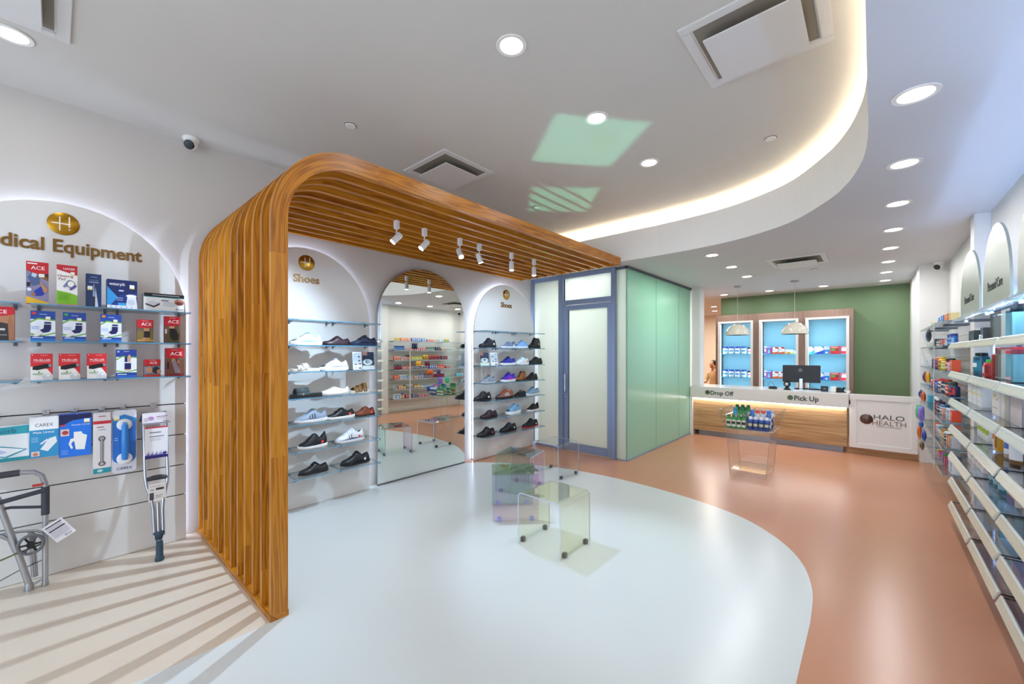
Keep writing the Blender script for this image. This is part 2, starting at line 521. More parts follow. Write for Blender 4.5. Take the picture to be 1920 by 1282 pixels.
for k, (x, y) in enumerate([(-3.1, 11.4), (-3.4, 12.6)]):
    downlight(x, y, ZL, 'small bright downlight in the cream back room, %s' % ['nearer one', 'deeper one'][k], 1.6, WARM)
area_light('hall_fill', (-3.6, 11.5, 2.68), (0, 0, 0), 1.6, 3.0, 120, (1.0, 0.91, 0.78))  # added fill light for the back room, without a fitting

m_vent = M('#dedddc', 0.4)
m_dark = M('#4a4640', 0.7)
m_throat_shade = M('#8d867b', 0.7)  # tan shade of the vent gap, put into the colour
def vent(x, y, z, s, label):
    t = thing('air_vent', label, 'air vent', (x, y, z), group='square ceiling air vents')
    h = s / 2
    mb = MB()   # flat frame
    for a in ((-h, -h, h, -h + .055), (-h, h - .055, h, h), (-h, -h + .055, -h + .055, h - .055), (h - .055, -h + .055, h, h - .055)):
        mb.box(a[0], a[1], -0.012, a[2], a[3], 0)
    mb.build('frame', m_vent, t, bevel=0.003)
    i, j = h - .055, h - .10
    mb = MB()   # sloping cone up into the ceiling
    q = [(-1, -1), (1, -1), (1, 1), (-1, 1)]
    for a, b in zip(q, q[1:] + q[:1]):
        mb.face([(a[0] * i, a[1] * i, -0.004), (b[0] * i, b[1] * i, -0.004), (b[0] * (j + .02), b[1] * (j + .02), 0.0), (a[0] * (j + .02), a[1] * (j + .02), 0.0)])
    mb.build('cone', m_vent, t, recalc=False)
    MB().box(-i, -i, -0.003, i, i, -0.001).build('throat_shade', m_throat_shade, t)
    MB().box(-j + .002, -j + .002, -0.058, j - .002, j - .002, -0.050).build('face_plate', m_vent, t, bevel=0.003)
    mb = MB()
    for a in ((-.1, -.1), (.1, -.1), (.1, .1), (-.1, .1)): mb.box(a[0] - .006, a[1] - .006, -.050, a[0] + .006, a[1] + .006, -.002)
    mb.build('hanger', m_dark, t)
    return t
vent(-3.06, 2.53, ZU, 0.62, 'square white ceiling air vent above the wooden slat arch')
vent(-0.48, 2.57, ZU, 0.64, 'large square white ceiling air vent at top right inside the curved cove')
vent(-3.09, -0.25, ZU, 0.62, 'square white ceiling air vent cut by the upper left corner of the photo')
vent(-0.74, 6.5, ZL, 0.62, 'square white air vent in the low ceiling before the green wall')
for x, y, z, s in [(-3.017, 1.517, ZU, 'raised ceiling left of the wooden arch curve'), (-0.627, 3.891, ZU, 'raised ceiling near the bright cove'), (-3.021, 3.854, ZU, 'raised ceiling in the striped green glow'), (-0.638, 7.334, ZL, 'low ceiling behind its air vent')]:
    t = thing('sprinkler_cover', 'small round white sprinkler cover on the ' + s, 'sprinkler', (x, y, z), group='sprinkler covers')
    MB().lathe([(0, -0.010), (0.036, -0.010), (0.04, -0.006), (0.04, 0.0)], 24).build('cover_plate', m_trim, t, smooth=True)
    MB().lathe([(0.044, 0.0), (0.044, -0.003), (0.030, -0.003)], 24).build('ring', m_dark, t)
def camera_dome(loc, aim, label):
    t = thing('security_camera', label, 'security camera', loc)
    MB().lathe([(0.055, 0.0), (0.058, -0.012), (0.050, -0.03), (0.04, -0.034), (0, -0.034)], 24).build('base', m_trim, t, smooth=True)
    mb = MB(); n = 12
    mb.lathe([(0.045 * math.sin(PI * k / n), -0.045 * math.cos(PI * k / n)) for k in range(n + 1)], 24, 0, (0, 0, -0.05))
    ball = mb.build('ball', m_trim, t, smooth=True)
    e = MB().lathe([(0.0, 0.0), (0.034, 0.0), (0.036, 0.012), (0.030, 0.018)], 20).build('lens_window', M('#0b1018', 0.1), t, smooth=True)
    d = Vector(aim).normalized()
    e.rotation_euler = d.to_track_quat('Z', 'Y').to_euler()
    e.location = Vector((0, 0, -0.05)) + d * 0.031
camera_dome((-4.17, 0.741, ZU), (0.75, -0.45, -0.5), 'white dome camera on the ceiling edge over the medical shelves')
camera_dome((0.66, 7.85, ZL), (-0.6, -0.6, -0.5), 'white dome camera in the far right ceiling corner over the glass shelves')
# ------------------------------------------------------------------ oak
def oak(name, stops, seg=0.62):
    m = bpy.data.materials.new(name); m.use_nodes = True
    nt = m.node_tree; b = nt.nodes['Principled BSDF']
    N = nt.nodes.new; Lk = nt.links.new
    uv = N('ShaderNodeUVMap'); uv.uv_map = 'UVMap'
    oi = N('ShaderNodeObjectInfo')
    sep = N('ShaderNodeSeparateXYZ'); Lk(uv.outputs[0], sep.inputs[0])
    # glued blocks along the slat: each block gets its own grain offset and tone
    dv = N('ShaderNodeMath'); dv.operation = 'DIVIDE'; Lk(sep.outputs[0], dv.inputs[0]); dv.inputs[1].default_value = seg
    ad = N('ShaderNodeMath'); ad.operation = 'MULTIPLY_ADD'; Lk(oi.outputs['Random'], ad.inputs[0]); ad.inputs[1].default_value = 7.3; Lk(dv.outputs[0], ad.inputs[2])
    fl = N('ShaderNodeMath'); fl.operation = 'FLOOR'; Lk(ad.outputs[0], fl.inputs[0])
    hs = N('ShaderNodeTexWhiteNoise'); hs.noise_dimensions = '2D'
    cb = N('ShaderNodeCombineXYZ'); Lk(fl.outputs[0], cb.inputs[0]); Lk(oi.outputs['Random'], cb.inputs[1]); Lk(cb.outputs[0], hs.inputs['Vector'])
    mu = N('ShaderNodeMath'); mu.operation = 'MULTIPLY'; Lk(hs.outputs[0], mu.inputs[0]); mu.inputs[1].default_value = 40
    vec = N('ShaderNodeCombineXYZ')
    sx = N('ShaderNodeMath'); sx.operation = 'MULTIPLY'; Lk(sep.outputs[0], sx.inputs[0]); sx.inputs[1].default_value = 1.1
    sy = N('ShaderNodeMath'); sy.operation = 'MULTIPLY_ADD'; Lk(sep.outputs[1], sy.inputs[0]); sy.inputs[1].default_value = 16.0; Lk(mu.outputs[0], sy.inputs[2])
    Lk(sx.outputs[0], vec.inputs[0]); Lk(sy.outputs[0], vec.inputs[1]); Lk(mu.outputs[0], vec.inputs[2])
    n1 = N('ShaderNodeTexNoise'); n1.inputs['Scale'].default_value = 0.8; n1.inputs['Detail'].default_value = 2; Lk(vec.outputs[0], n1.inputs['Vector'])
    m1 = N('ShaderNodeMath'); m1.operation = 'MULTIPLY'; Lk(n1.outputs[0], m1.inputs[0]); m1.inputs[1].default_value = 48
    sn = N('ShaderNodeMath'); sn.operation = 'SINE'; Lk(m1.outputs[0], sn.inputs[0])
    mr = N('ShaderNodeMapRange'); Lk(sn.outputs[0], mr.inputs['Value']); mr.inputs['From Min'].default_value = -1
    # fine fibre
    v2 = N('ShaderNodeCombineXYZ')
    fx = N('ShaderNodeMath'); fx.operation = 'MULTIPLY'; Lk(sep.outputs[0], fx.inputs[0]); fx.inputs[1].default_value = 9
    fy = N('ShaderNodeMath'); fy.operation = 'MULTIPLY'; Lk(sep.outputs[1], fy.inputs[0]); fy.inputs[1].default_value = 420
    Lk(fx.outputs[0], v2.inputs[0]); Lk(fy.outputs[0], v2.inputs[1]); Lk(mu.outputs[0], v2.inputs[2])
    n2 = N('ShaderNodeTexNoise'); n2.inputs['Scale'].default_value = 1; n2.inputs['Detail'].default_value = 4; Lk(v2.outputs[0], n2.inputs['Vector'])
    mx = N('ShaderNodeMix'); mx.inputs[0].default_value = 0.62; Lk(mr.outputs[0], mx.inputs[2]); Lk(n2.outputs[0], mx.inputs[3])
    tn = N('ShaderNodeMath'); tn.operation = 'MULTIPLY_ADD'; Lk(hs.outputs[0], tn.inputs[0]); tn.inputs[1].default_value = 0.36; tn.inputs[2].default_value = -0.16
    ta = N('ShaderNodeMath'); ta.operation = 'ADD'; Lk(mx.outputs[0], ta.inputs[0]); Lk(tn.outputs[0], ta.inputs[1])
    r = N('ShaderNodeValToRGB'); Lk(ta.outputs[0], r.inputs[0])
    r.color_ramp.elements[0].position = 0.12; r.color_ramp.elements[0].color = hexc(stops[0])
    r.color_ramp.elements[1].position = 0.9; r.color_ramp.elements[1].color = hexc(stops[2])
    e = r.color_ramp.elements.new(0.45); e.color = hexc(stops[1])
    Lk(r.outputs[0], b.inputs['Base Color'])
    b.inputs['Roughness'].default_value = 0.33
    bp = N('ShaderNodeBump'); bp.inputs['Strength'].default_value = 0.15; bp.inputs['Distance'].default_value = 0.001
    Lk(n2.outputs[0], bp.inputs['Height']); Lk(bp.outputs[0], b.inputs['Normal'])
    return m
m_oak = oak('oak_slat', ('#824708', '#b26e14', '#cb8824'), 1.15)

# ------------------------------------------------------------------ wooden slat arch
arch = thing('slatted_arch', 'tall orange oak slat arch curving from floor over the shoe wall', 'arch', (-2.505, 0.80, 0))
def slat_mesh(t=0.032):
    outer, inner = [], []
    for k in range(7):
        z = 0.035 + (2.27 - 0.035) * k / 6
        outer.append((0, z)); inner.append((0.088, z))
    for k in range(1, 21):
        a = PI - PI / 2 * k / 20
        outer.append((0.5 + 0.5 * math.cos(a), 2.27 + 0.5 * math.sin(a)))
        inner.append((0.5 + 0.412 * math.cos(a), 2.27 + 0.395 * math.sin(a)))
    for k in range(1, 9):
        y = 0.5 + 3.69 * k / 8
        outer.append((y, 2.77)); inner.append((y, 2.665))
    u = [0]
    for a, b in zip(outer, outer[1:]): u.append(u[-1] + math.dist(a, b))
    mb = MB(); w = 0.1
    for i in range(len(outer) - 1):
        o0, o1_, i0, i1 = outer[i], outer[i + 1], inner[i], inner[i + 1]
        a, b = u[i], u[i + 1]
        P = lambda x, p: (x, p[0], p[1])
        mb.face([P(0, o0), P(0, i0), P(0, i1), P(0, o1_)], 0, [(a, 0), (a, w), (b, w), (b, 0)])
        mb.face([P(-t, o1_), P(-t, i1), P(-t, i0), P(-t, o0)], 0, [(b, .2), (b, .2 + w), (a, .2 + w), (a, .2)])
        mb.face([P(-t, o0), P(0, o0), P(0, o1_), P(-t, o1_)], 0, [(a, .5), (a, .5 + t), (b, .5 + t), (b, .5)])
        mb.face([P(0, i0), P(-t, i0), P(-t, i1), P(0, i1)], 0, [(a, .8), (a, .8 + t), (b, .8 + t), (b, .8)])
    for pts, i in ((( outer[0], inner[0]), 0), ((outer[-1], inner[-1]), 1)):
        mb.face([(0, *pts[0]), (0, *pts[1]), (-t, *pts[1]), (-t, *pts[0])], 0, [(0, 0), (.1, 0), (.1, t), (0, t)])
    bmm = mb.mesh('slat', [m_oak], recalc=False)
    bm = bmesh.new(); bm.from_mesh(bmm); bmesh.ops.remove_doubles(bm, verts=bm.verts, dist=1e-5)
    bmesh.ops.recalc_face_normals(bm, faces=bm.faces); bm.to_mesh(bmm); bm.free()
    bmm.polygons.foreach_set('use_smooth', [True] * len(bmm.polygons)); bmm.set_sharp_from_angle(angle=math.radians(40))
    return bmm
sm = slat_mesh()
NS = 12
for k in range(NS):
    link('slat', sm, arch, (-0.1535 * k, 0, 0))
mb = MB()
def uvbox(mb, x0, y0, z0, x1, y1, z1, long='x'):
    vs = [(x0, y0, z0), (x1, y0, z0), (x1, y1, z0), (x0, y1, z0), (x0, y0, z1), (x1, y0, z1), (x1, y1, z1), (x0, y1, z1)]
    for f in [(0, 3, 2, 1), (4, 5, 6, 7), (0, 1, 5, 4), (1, 2, 6, 5), (2, 3, 7, 6), (3, 0, 4, 7)]:
        ax = {'x': 0, 'y': 1, 'z': 2}[long]
        oth = [i for i in range(3) if i != ax]
        mb.face([vs[i] for i in f], 0, [(vs[i][ax], vs[i][oth[0]] + vs[i][oth[1]]) for i in f])
uvbox(mb, -1.745, -0.004, 0.0, 0.0, 0.092, 0.035)
mb.build('base_plate', m_oak, arch)
mb = MB(); uvbox(mb, -1.73, 4.155, 2.672, -0.005, 4.188, 2.765)
mb.build('end_rail', m_oak, arch)
m_fix = M('#e8e8ea', 0.35)
# track spot lights under the slats
spots = [(1.996, (-0.25, -0.62, -0.75)), (2.293, (-0.20, -0.62, -0.76)), (2.728, (0.55, -0.12, -0.80)), (2.999, (0.14, 0.32, -0.92)), (3.515, (0.0, 0.02, -1.0)), (3.932, (0.0, 0.0, -1.0))]
aims = [(-3.75, 0.55, 0.6), (-4.2, 1.75, 1.2), (-1.85, 2.62, 0.4), (-3.3, 3.5, 0.4), (-4.2, 4.05, 1.4), (-4.2, 4.7, 1.5)]
slab = ['aimed left, nearest the arch curve', 'aimed left, second from the arch curve', 'blazing toward the camera', 'tilted right, just past the blazing one', 'hanging straight down, second from the far end', 'hanging straight down at the far end']
powers = [1.75, 0.12, 1.7, 0.6, 0.42, 0.42]
hm = MB().lathe([(0.0, 0.05), (0.026, 0.05), (0.028, 0.046), (0.028, -0.05), (0.024, -0.052)], 20).mesh('head', [m_fix], smooth=True)
lm = MB().lathe([(0.0, -0.0505), (0.024, -0.0505), (0.024, -0.0535), (0.0, -0.0535)], 20).mesh('lens', [M('#cfe0ff', emit=60.0)])
mm = MB().box(-0.02, -0.02, -0.075, 0.02, 0.02, 0).mesh('mount', [m_fix], bevel=0.004)
for k, ((y, d), lb) in enumerate(zip(spots, slab)):
    t = thing('spotlight', 'small white cylinder spotlight under the slats, ' + lb, 'spotlight', (-3.131, y, 2.668), group='track spotlights under the slat arch')
    link('mount', mm, t)
    MB().tube([(0, 0, -0.07), (0, 0, -0.125)], 0.006).build('stem', m_fix, t)
    h = link('head', hm, t, (0, 0, -0.155))
    dv = Vector(d).normalized()
    h.rotation_euler = (-dv).to_track_quat('Z', 'Y').to_euler()
    link('lens', lm, h)
    p = Vector((-3.131, y, 2.668 - 0.155)) + dv * 0.058
    spot_light('spotlight_lamp', p, aims[k], SPOT_W * powers[k], (0.62, 0.80, 1.0), [120, 105, 50, 75, 95, 95][k], 0.8, 0.018)

# ------------------------------------------------------------------ arched wall panels with light behind
m_panel = paint('panel_white', '#dbd8d4', 0.45)
m_groove = M('#2a2624', 0.6)
m_gold = M('#b98a2e', 0.28, 1.0)
m_gold_txt = M('#7f5a22', 0.4, 0.35)
def arch_poly(w, zs, zt, n=24, z0=0.0):
    p = [(-w / 2, z0), (w / 2, z0)]
    for k in range(n + 1):
        a = PI * k / n
        p.append((w / 2 * math.cos(a), zs + (zt - zs) * math.sin(a)))
    return p
def logo(parent, x, z, r, mark='#f4efe4', disc=m_gold, name='logo_disc', y=-0.02):
    d = MB().lathe([(r * 0.96, -0.006), (r, -0.004), (r, 0.0)], 36, axis='y').build(name, disc, parent, loc=(x, y, z), smooth=True)
    # lathe about y leaves the front cap; marks: long bar, cross bar, exclamation bar with dot
    s = [('r', .14, .475, .72, .525, mark), ('r', .37, .18, .41, .80, mark), ('r', .66, .36, .705, .84, mark), ('e', .683, .26, .03, .03, mark)]
    q = decal('logo_mark', d, 2 * r, 2 * r, -0.0065, s, rough=0.3)
    q.location = (0, 0, -r)
    return d
def arched_panel(label, yc, text, tsize, grooves=True):
    t = thing('arched_display', label, 'wall panel', (XW + 0.065, yc, 0), R_LEFT, group='backlit arched display panels')
    P = arch_poly(1.335, 1.80, 2.535)
    zs = [0.0, 0.364, 0.604, 0.848, 1.095]
    if not grooves: zs = [0.0]
    # slat boards below the shelves, separated by dark grooves; the arched board above
    for a, b in zip(zs, zs[1:]):
        MB().box(-0.6675, -0.02, a + (0.005 if a else 0.004), 0.6675, 0.0, b - 0.003).build('board', m_panel, t, bevel=0.001)
    Q = [(x, max(z, zs[-1] + (0.005 if grooves else 0.004))) for x, z in P]
    MB().prism(Q, -0.02, 0.0, 'y').build('arched_board', m_panel, t, bevel=0.001)
    MB().box(-0.66, 0.001, 0.004, 0.66, 0.004, 1.6).build('backing', m_groove, t)
    # light strip behind the rim, shining on the wall
    mb = MB()
    rim = arch_poly(1.335 - 0.07, 1.80, 2.535 - 0.035, 24, 0.02)[1:]
    rim = rim + [(-(1.335 - .07) / 2, 0.02)]
    for a, b in zip(rim, rim[1:]):
        mb.face([(a[0], 0.022, a[1]), (b[0], 0.022, b[1]), (b[0], 0.048, b[1]), (a[0], 0.048, a[1])])
    mb.build('light_strip', m_led_panel, t, recalc=False)
    mb = MB()
    for x in (-0.4, 0.4): mb.box(x - .02, 0.004, 0.3, x + .02, 0.064, 0.34); mb.box(x - .02, 0.004, 1.5, x + .02, 0.064, 1.54)
    mb.build('stand_off', M('#b0b0b0', 0.4), t)
    logo(t, 0, 2.39, 0.076)
    letters('lettering', t, text, m_gold_txt, tsize, 0.006, (0, -0.02, 2.195), sx=0.87 if len(text) > 6 else 0.98, bold=0.022)
    return t
arched_panel('backlit white arched panel lettered Medical Equipment, left of the wooden arch', 0.04, 'Medical Equipment', 0.088)
arched_panel('backlit white arched panel lettered Shoes, just right of the wooden post', 1.645, 'Shoes', 0.078, False)
arched_panel('backlit white arched panel lettered Shoes, beside the glazed office door', 4.555, 'Shoes', 0.078, False)

# ------------------------------------------------------------------ mirror
def mirror_mat():
    m = bpy.data.materials.new('mirror'); m.use_nodes = True
    nt = m.node_tree; b = nt.nodes['Principled BSDF']
    b.inputs['Base Color'].default_value = (0.90, 0.94, 0.91, 1); b.inputs['Metallic'].default_value = 1; b.inputs['Roughness'].default_value = 0.0
    return m
t = thing('arched_mirror', 'full height arched mirror between the two shoe displays', 'mirror', (XW + 0.05, 3.08, 0), R_LEFT)
P = arch_poly(1.31, 1.90, 2.54, 28, 0.018)
MB().prism(P, -0.012, 0.0, 'y').build('mirror_glass', [M('#3f4a48', 0.3), mirror_mat()], t)
g = [o for o in t.children][0]
for p in g.data.polygons:
    p.material_index = 1 if p.normal.y < -0.9 else 0
MB().box(-0.655, -0.02, 0.0, 0.655, 0.0, 0.018).build('bottom_channel', M('#6d7068', 0.35, 0.7), t)
MB().prism(arch_poly(1.29, 1.90, 2.53, 28, 0.02), 0.001, 0.05, 'y').build('backing', M('#77736c', 0.7), t)
# ------------------------------------------------------------------ glazed office in the corner
m_alu = M('#8d9dbb', 0.38, 0.55)
m_alu_dk = M('#2c3038', 0.5)
m_fro = frosted_mat('frosted_white', '#dfe3df', 0.62, 0.3)
m_fro_g = frosted_mat('frosted_green', '#b2d4c4', 0.5, 0.22)
m_gedge = M('#5f9f86', 0.2)
YO = 5.26
side = MB()
side.box(-4.25, YO, 0, -4.20, YO + .08, ZL); side.box(-4.20, YO, 0, -3.69, YO + .08, 0.05); side.box(-4.20, YO, 2.66, -3.69, YO + .08, ZL)
w1 = struct(side.build('window_1', m_alu, bevel=0.003)); w1['label'] = 'grey aluminium side light frame'
MB().box(-4.20, YO + .03, 0.05, -3.69, YO + .042, 2.66).build('pane', m_fro, w1)
fr = MB()
fr.box(-3.69, YO - .015, 0, -3.605, YO + .09, ZL); fr.box(-2.785, YO - .015, 0, -2.72, YO + .09, ZL)
fr.box(-3.605, YO - .015, 2.655, -2.785, YO + .09, ZL); fr.box(-3.605, YO - .015, 2.245, -2.785, YO + .09, 2.315)
d1 = struct(fr.build('door_1', m_alu, bevel=0.003)); d1['label'] = 'grey aluminium door frame with transom'
MB().box(-3.605, YO + .03, 2.315, -2.785, YO + .04, 2.655).build('transom_pane', m_fro, d1)
MB().box(-3.605, YO + .026, 2.315, -3.592, YO + .03, 2.655).build('gasket', m_alu_dk, d1)
lf = MB()
x0, x1, zb, zt = -3.59, -2.79, 0.012, 2.235
lf.box(x0, YO, zb, x0 + .075, YO + .045, zt); lf.box(x1 - .06, YO, zb, x1, YO + .045, zt)
lf.box(x0 + .075, YO, zb, x1 - .06, YO + .045, 0.13); lf.box(x0 + .075, YO, 2.165, x1 - .06, YO + .045, zt)
leaf = lf.build('door_leaf', m_alu, d1, bevel=0.003)
MB().box(x0 + .075, YO + .015, 0.13, x1 - .06, YO + .027, 2.165).build('pane', m_fro, leaf)
MB().box(x0 + .075, YO + .008, 0.13, x0 + .085, YO + .0145, 2.165).build('gasket', m_alu_dk, leaf)
MB().tube([(x0 + .035, YO, 1.19), (x0 + .035, YO - .05, 1.19), (x0 + .055, YO - .065, 1.17), (x0 + .055, YO - .065, 0.92), (x0 + .035, YO - .05, 0.90), (x0 + .035, YO, 0.90)], 0.011, 12).build('door_handle', M('#c9ced6', 0.25, 0.8), d1, smooth=True)
MB().lathe([(0.016, 0), (0.016, -0.02), (0.01, -0.025), (0, -.025)], 16, axis='y', c=(x0 + .04, YO, 0.82)).build('lock', M('#b9bec6', 0.25, 0.9), d1, smooth=True)
# frosted return pane and the long green glass wall
w2 = struct(MB().box(-2.72, YO + .03, 0.012, -2.575, YO + .042, 2.68).build('window_2', m_fro)); w2['label'] = 'narrow frosted end pane'
MB().box(-2.72, YO + .02, 2.68, -2.56, YO + .06, ZL).build('head_channel', M('#6d7686', .4, .5), w2)
MB().box(-2.72, YO + .02, 0, -2.56, YO + .06, 0.012).build('floor_channel', m_alu, w2)
w3 = struct(MB().box(-2.585, YO + .02, 2.685, -2.545, 7.93, ZL).build('window_3', M('#59606c', .4, .5))); w3['label'] = 'dark head channel of the green glass wall'
for k, (a, b) in enumerate(((YO + .03, 6.30), (6.306, 7.29), (7.296, 7.90))):
    p = MB().box(-2.571, a, 0.014, -2.559, b, 2.685, mats=[1, 1, 1, 0, 1, 0]).build('glass_pane', [m_fro_g, m_gedge], w3)
MB().box(-2.585, YO + .03, 0, -2.545, 7.93, 0.014).build('floor_channel', m_alu, w3)
# inside of the office: lit, pale
area_light('office_lamp', (-3.4, 6.4, 2.68), (0, 0, 0), 0.8, 1.4, 84, (0.96, 1.0, 1.0))
for k, (x, y) in enumerate(((-3.42, 5.62), (-2.95, 5.62))):
    t = thing('downlight', 'round downlight glowing through the frosted transom, %s' % ['left glow', 'right glow'][k], 'downlight', (x, y, ZL), group='round recessed downlights')
    MB().lathe([(0.062, 0.0), (0.085, 0.0), (0.088, -0.004), (0.066, -0.006), (0.062, 0.0)], 28).build('trim_ring', m_trim, t, smooth=True)
    MB().lathe([(0.0, -0.002), (0.063, -0.002), (0.063, -0.0035), (0.0, -0.0035)], 24).build('lens', m_lens, t)
    area_light('downlight_lamp', (x, y - .1, 2.62), (-PI / 2 - 0.3, 0, 0), 0.16, 0.16, 5.0, NEUT, 150, 'DISK')

# ------------------------------------------------------------------ laminate wood (counter fronts, cabinet)
def laminate(name, c0, c1, scale=(1, 1, 14), rough=0.4):
    m = bpy.data.materials.new(name); m.use_nodes = True
    nt = m.node_tree; b = nt.nodes['Principled BSDF']
    tc = nt.nodes.new('ShaderNodeTexCoord'); mp = nt.nodes.new('ShaderNodeMapping'); mp.inputs['Scale'].default_value = scale
    n = nt.nodes.new('ShaderNodeTexNoise'); n.inputs['Scale'].default_value = 2.0; n.inputs['Detail'].default_value = 6; n.inputs['Distortion'].default_value = 0.6
    nt.links.new(tc.outputs['Object'], mp.inputs[0]); nt.links.new(mp.outputs[0], n.inputs['Vector'])
    r = nt.nodes.new('ShaderNodeValToRGB')
    r.color_ramp.elements[0].position = 0.3; r.color_ramp.elements[0].color = hexc(c0)
    r.color_ramp.elements[1].position = 0.7; r.color_ramp.elements[1].color = hexc(c1)
    nt.links.new(n.outputs[0], r.inputs[0]); nt.links.new(r.outputs[0], b.inputs['Base Color'])
    b.inputs['Roughness'].default_value = rough
    return m
m_lam = laminate('counter_wood', '#8d6338', '#c4a071', (0.7, 0.7, 22))
m_lam_cab = laminate('cabinet_wood', '#80675a', '#937868', (30, 30, 1.2))
m_solid = M('#dcdad6', 0.3, coat=0.2)

# ------------------------------------------------------------------ service counter
ct = thing('service_counter', 'white topped service counter with wood front and glowing band', 'counter', (-1.40, 7.82, 0))
mb = MB()
mb.box(-1.135, 0, 0.69, 1.128, 0.16, 0.895); mb.box(-1.135, 0.16, 0.865, 1.128, 0.75, 0.895)
mb.build('worktop', m_solid, ct, bevel=0.006)
MB().box(-1.10, 0.09, 0.095, 1.105, 0.75, 0.685).build('front_panel', m_lam, ct, bevel=0.002)
MB().box(-1.03, 0.16, 0.0, 1.06, 0.72, 0.095).build('kick_plate', M('#8f9094', 0.35, 0.4), ct)
MB().box(-1.135, 0.035, 0.0, -1.105, 0.75, 0.69).build('end_panel', m_solid, ct)
MB().box(-1.095, 0.035, 0.679, 1.10, 0.08, 0.688).build('light_strip', M('#f2f4ff', emit=22.0), ct)
m_ink = M('#3c4438', 0.4)
m_logo_g = M('#56684f', 0.3, 0.7)
for word, xl, xt, sz in (('Drop Off', -0.832, -0.596, 0.075), ('Pick Up', 0.408, 0.617, 0.078)):
    letters('lettering', ct, word, m_ink, sz, 0.004, (xt, 0, 0.762 if word[0] == 'D' else 0.757), sx=0.95, bold=0.02)
    d = MB().lathe([(0.038, -0.005), (0.040, -0.003), (0.040, 0)], 28, axis='y').build('logo_disc', m_logo_g, ct, loc=(xl, 0, 0.80 if word[0] == 'D' else 0.795), smooth=True)
    q = decal('logo_mark', d, 0.08, 0.08, -0.0055, [('r', .14, .475, .72, .525, '#20261d'), ('r', .37, .18, .41, .80, '#20261d'), ('r', .66, .36, .705, .84, '#20261d')])
    q.location = (0, 0, -0.04)

# swing gate with the shop sign
gt = thing('counter_gate', 'white framed gate with HALO HEALTH sign beside the counter', 'gate', (0.0975, 7.9, 0))
gw_, z0, z1 = 0.727, 0.104, 0.897
mb = MB()
for a in ((-gw_ / 2, z0, gw_ / 2, z0 + .07), (-gw_ / 2, z1 - .085, gw_ / 2, z1), (-gw_ / 2, z0 + .07, -gw_ / 2 + .085, z1 - .085), (gw_ / 2 - .07, z0 + .07, gw_ / 2, z1 - .085)):
    mb.box(a[0], -0.012, a[1], a[2], 0.03, a[3])
mb.build('frame', m_white, gt, bevel=0.004)
MB().box(-gw_ / 2 + .085, 0.0, z0 + .07, gw_ / 2 - .07, 0.02, z1 - .085).build('panel', m_white, gt)
MB().box(-gw_ / 2 - .02, 0.06, 0.0, gw_ / 2 + .01, 0.085, 0.098).build('wood_base', m_lam, gt)
MB().box(-gw_ / 2 - .008, -0.014, 0.74, -gw_ / 2 + .012, 0.01, 0.80).build('hinge', M('#2b2724', 0.4, 0.5), gt)
m_brz = M('#6b5348', 0.3, 0.8)
logo(gt, -0.171, 0.540, 0.073, '#211a17', m_brz, y=0.0)
letters('lettering', gt, 'HALO', M('#4a423e', 0.4), 0.071, 0.003, (0.07, 0, 0.547), sx=1.28, bold=0.0)
letters('lettering', gt, 'HEALTH', M('#7c5f4e', 0.4), 0.071, 0.003, (0.07, 0, 0.463), sx=1.02, bold=-0.004)
letters('small_lettering', gt, 'pharmacy & medical supplies', M('#7c6a60', 0.4), 0.016, 0.002, (0.07, 0, 0.438), sx=1.0, bold=0.0)

# ------------------------------------------------------------------ lit display cabinets on the green wall
m_cyan = M('#a6dcee', 0.5)
m_ledc = M('#a6e0ff', emit=20.0)
gl_shelf = glass_mat('cabinet_glass', '#cdeef5', 1.0)
ge_shelf = M('#3f9fb5', 0.2)
units = [(-2.546, -1.786, -2.498, -1.838, 'left'), (-1.784, -1.016, -1.729, -1.074, 'middle'), (-1.014, -0.265, -0.965, -0.322, 'right')]
YC = 9.5
for a, b, f0, f1, s in units:
    t = thing('display_cabinet', 'brown wood display cabinet with blue lit niche, %s one of three' % s, 'cabinet', ((a + b) / 2, YC, 0), group='lit display cabinets')
    c = (a + b) / 2; A, B, F0, F1 = a - c, b - c, f0 - c, f1 - c
    i0, i1, zi0, zi1 = F0 + .048, F1 - .042, 0.55, 2.135
    mb = MB()
    mb.box(A, 0, 0, i0 - .02, 0.34, 2.31); mb.box(i1 + .02, 0, 0, B, 0.34, 2.31)
    mb.box(i0 - .02, 0, zi1 + .01, i1 + .02, 0.34, 2.31); mb.box(i0 - .02, 0, 0, i1 + .02, 0.34, zi0 - .01)
    mb.build('carcass', m_lam_cab, t)
    mb = MB()
    for q in ((F0, 0.5, F0 + .048, 2.175), (F1 - .042, 0.5, F1, 2.175), (F0 + .048, 2.135, F1 - .042, 2.175), (F0 + .048, 0.5, F1 - .042, 0.55)):
        mb.box(q[0], -0.03, q[1], q[2], 0.0, q[3])
    mb.build('frame', m_white, t, bevel=0.003)
    mb = MB()
    mb.box(i0 - .02, 0.30, zi0 - .01, i1 + .02, 0.32, zi1 + .01)
    mb.build('niche_back', m_cyan, t)
    mb = MB()
    for x in (i0 - .012, i1 + .004): mb.box(x, 0.02, 0.56, x + .008, 0.045, 2.12)
    mb.build('light_strip', m_ledc, t)
    for z in (1.49, 1.0):
        MB().box(i0 - .01, 0.07, z - .008, i1 + .01, 0.29, z, mats=[0, 0, 1, 0, 0, 0]).build('glass_shelf', [gl_shelf, ge_shelf], t)

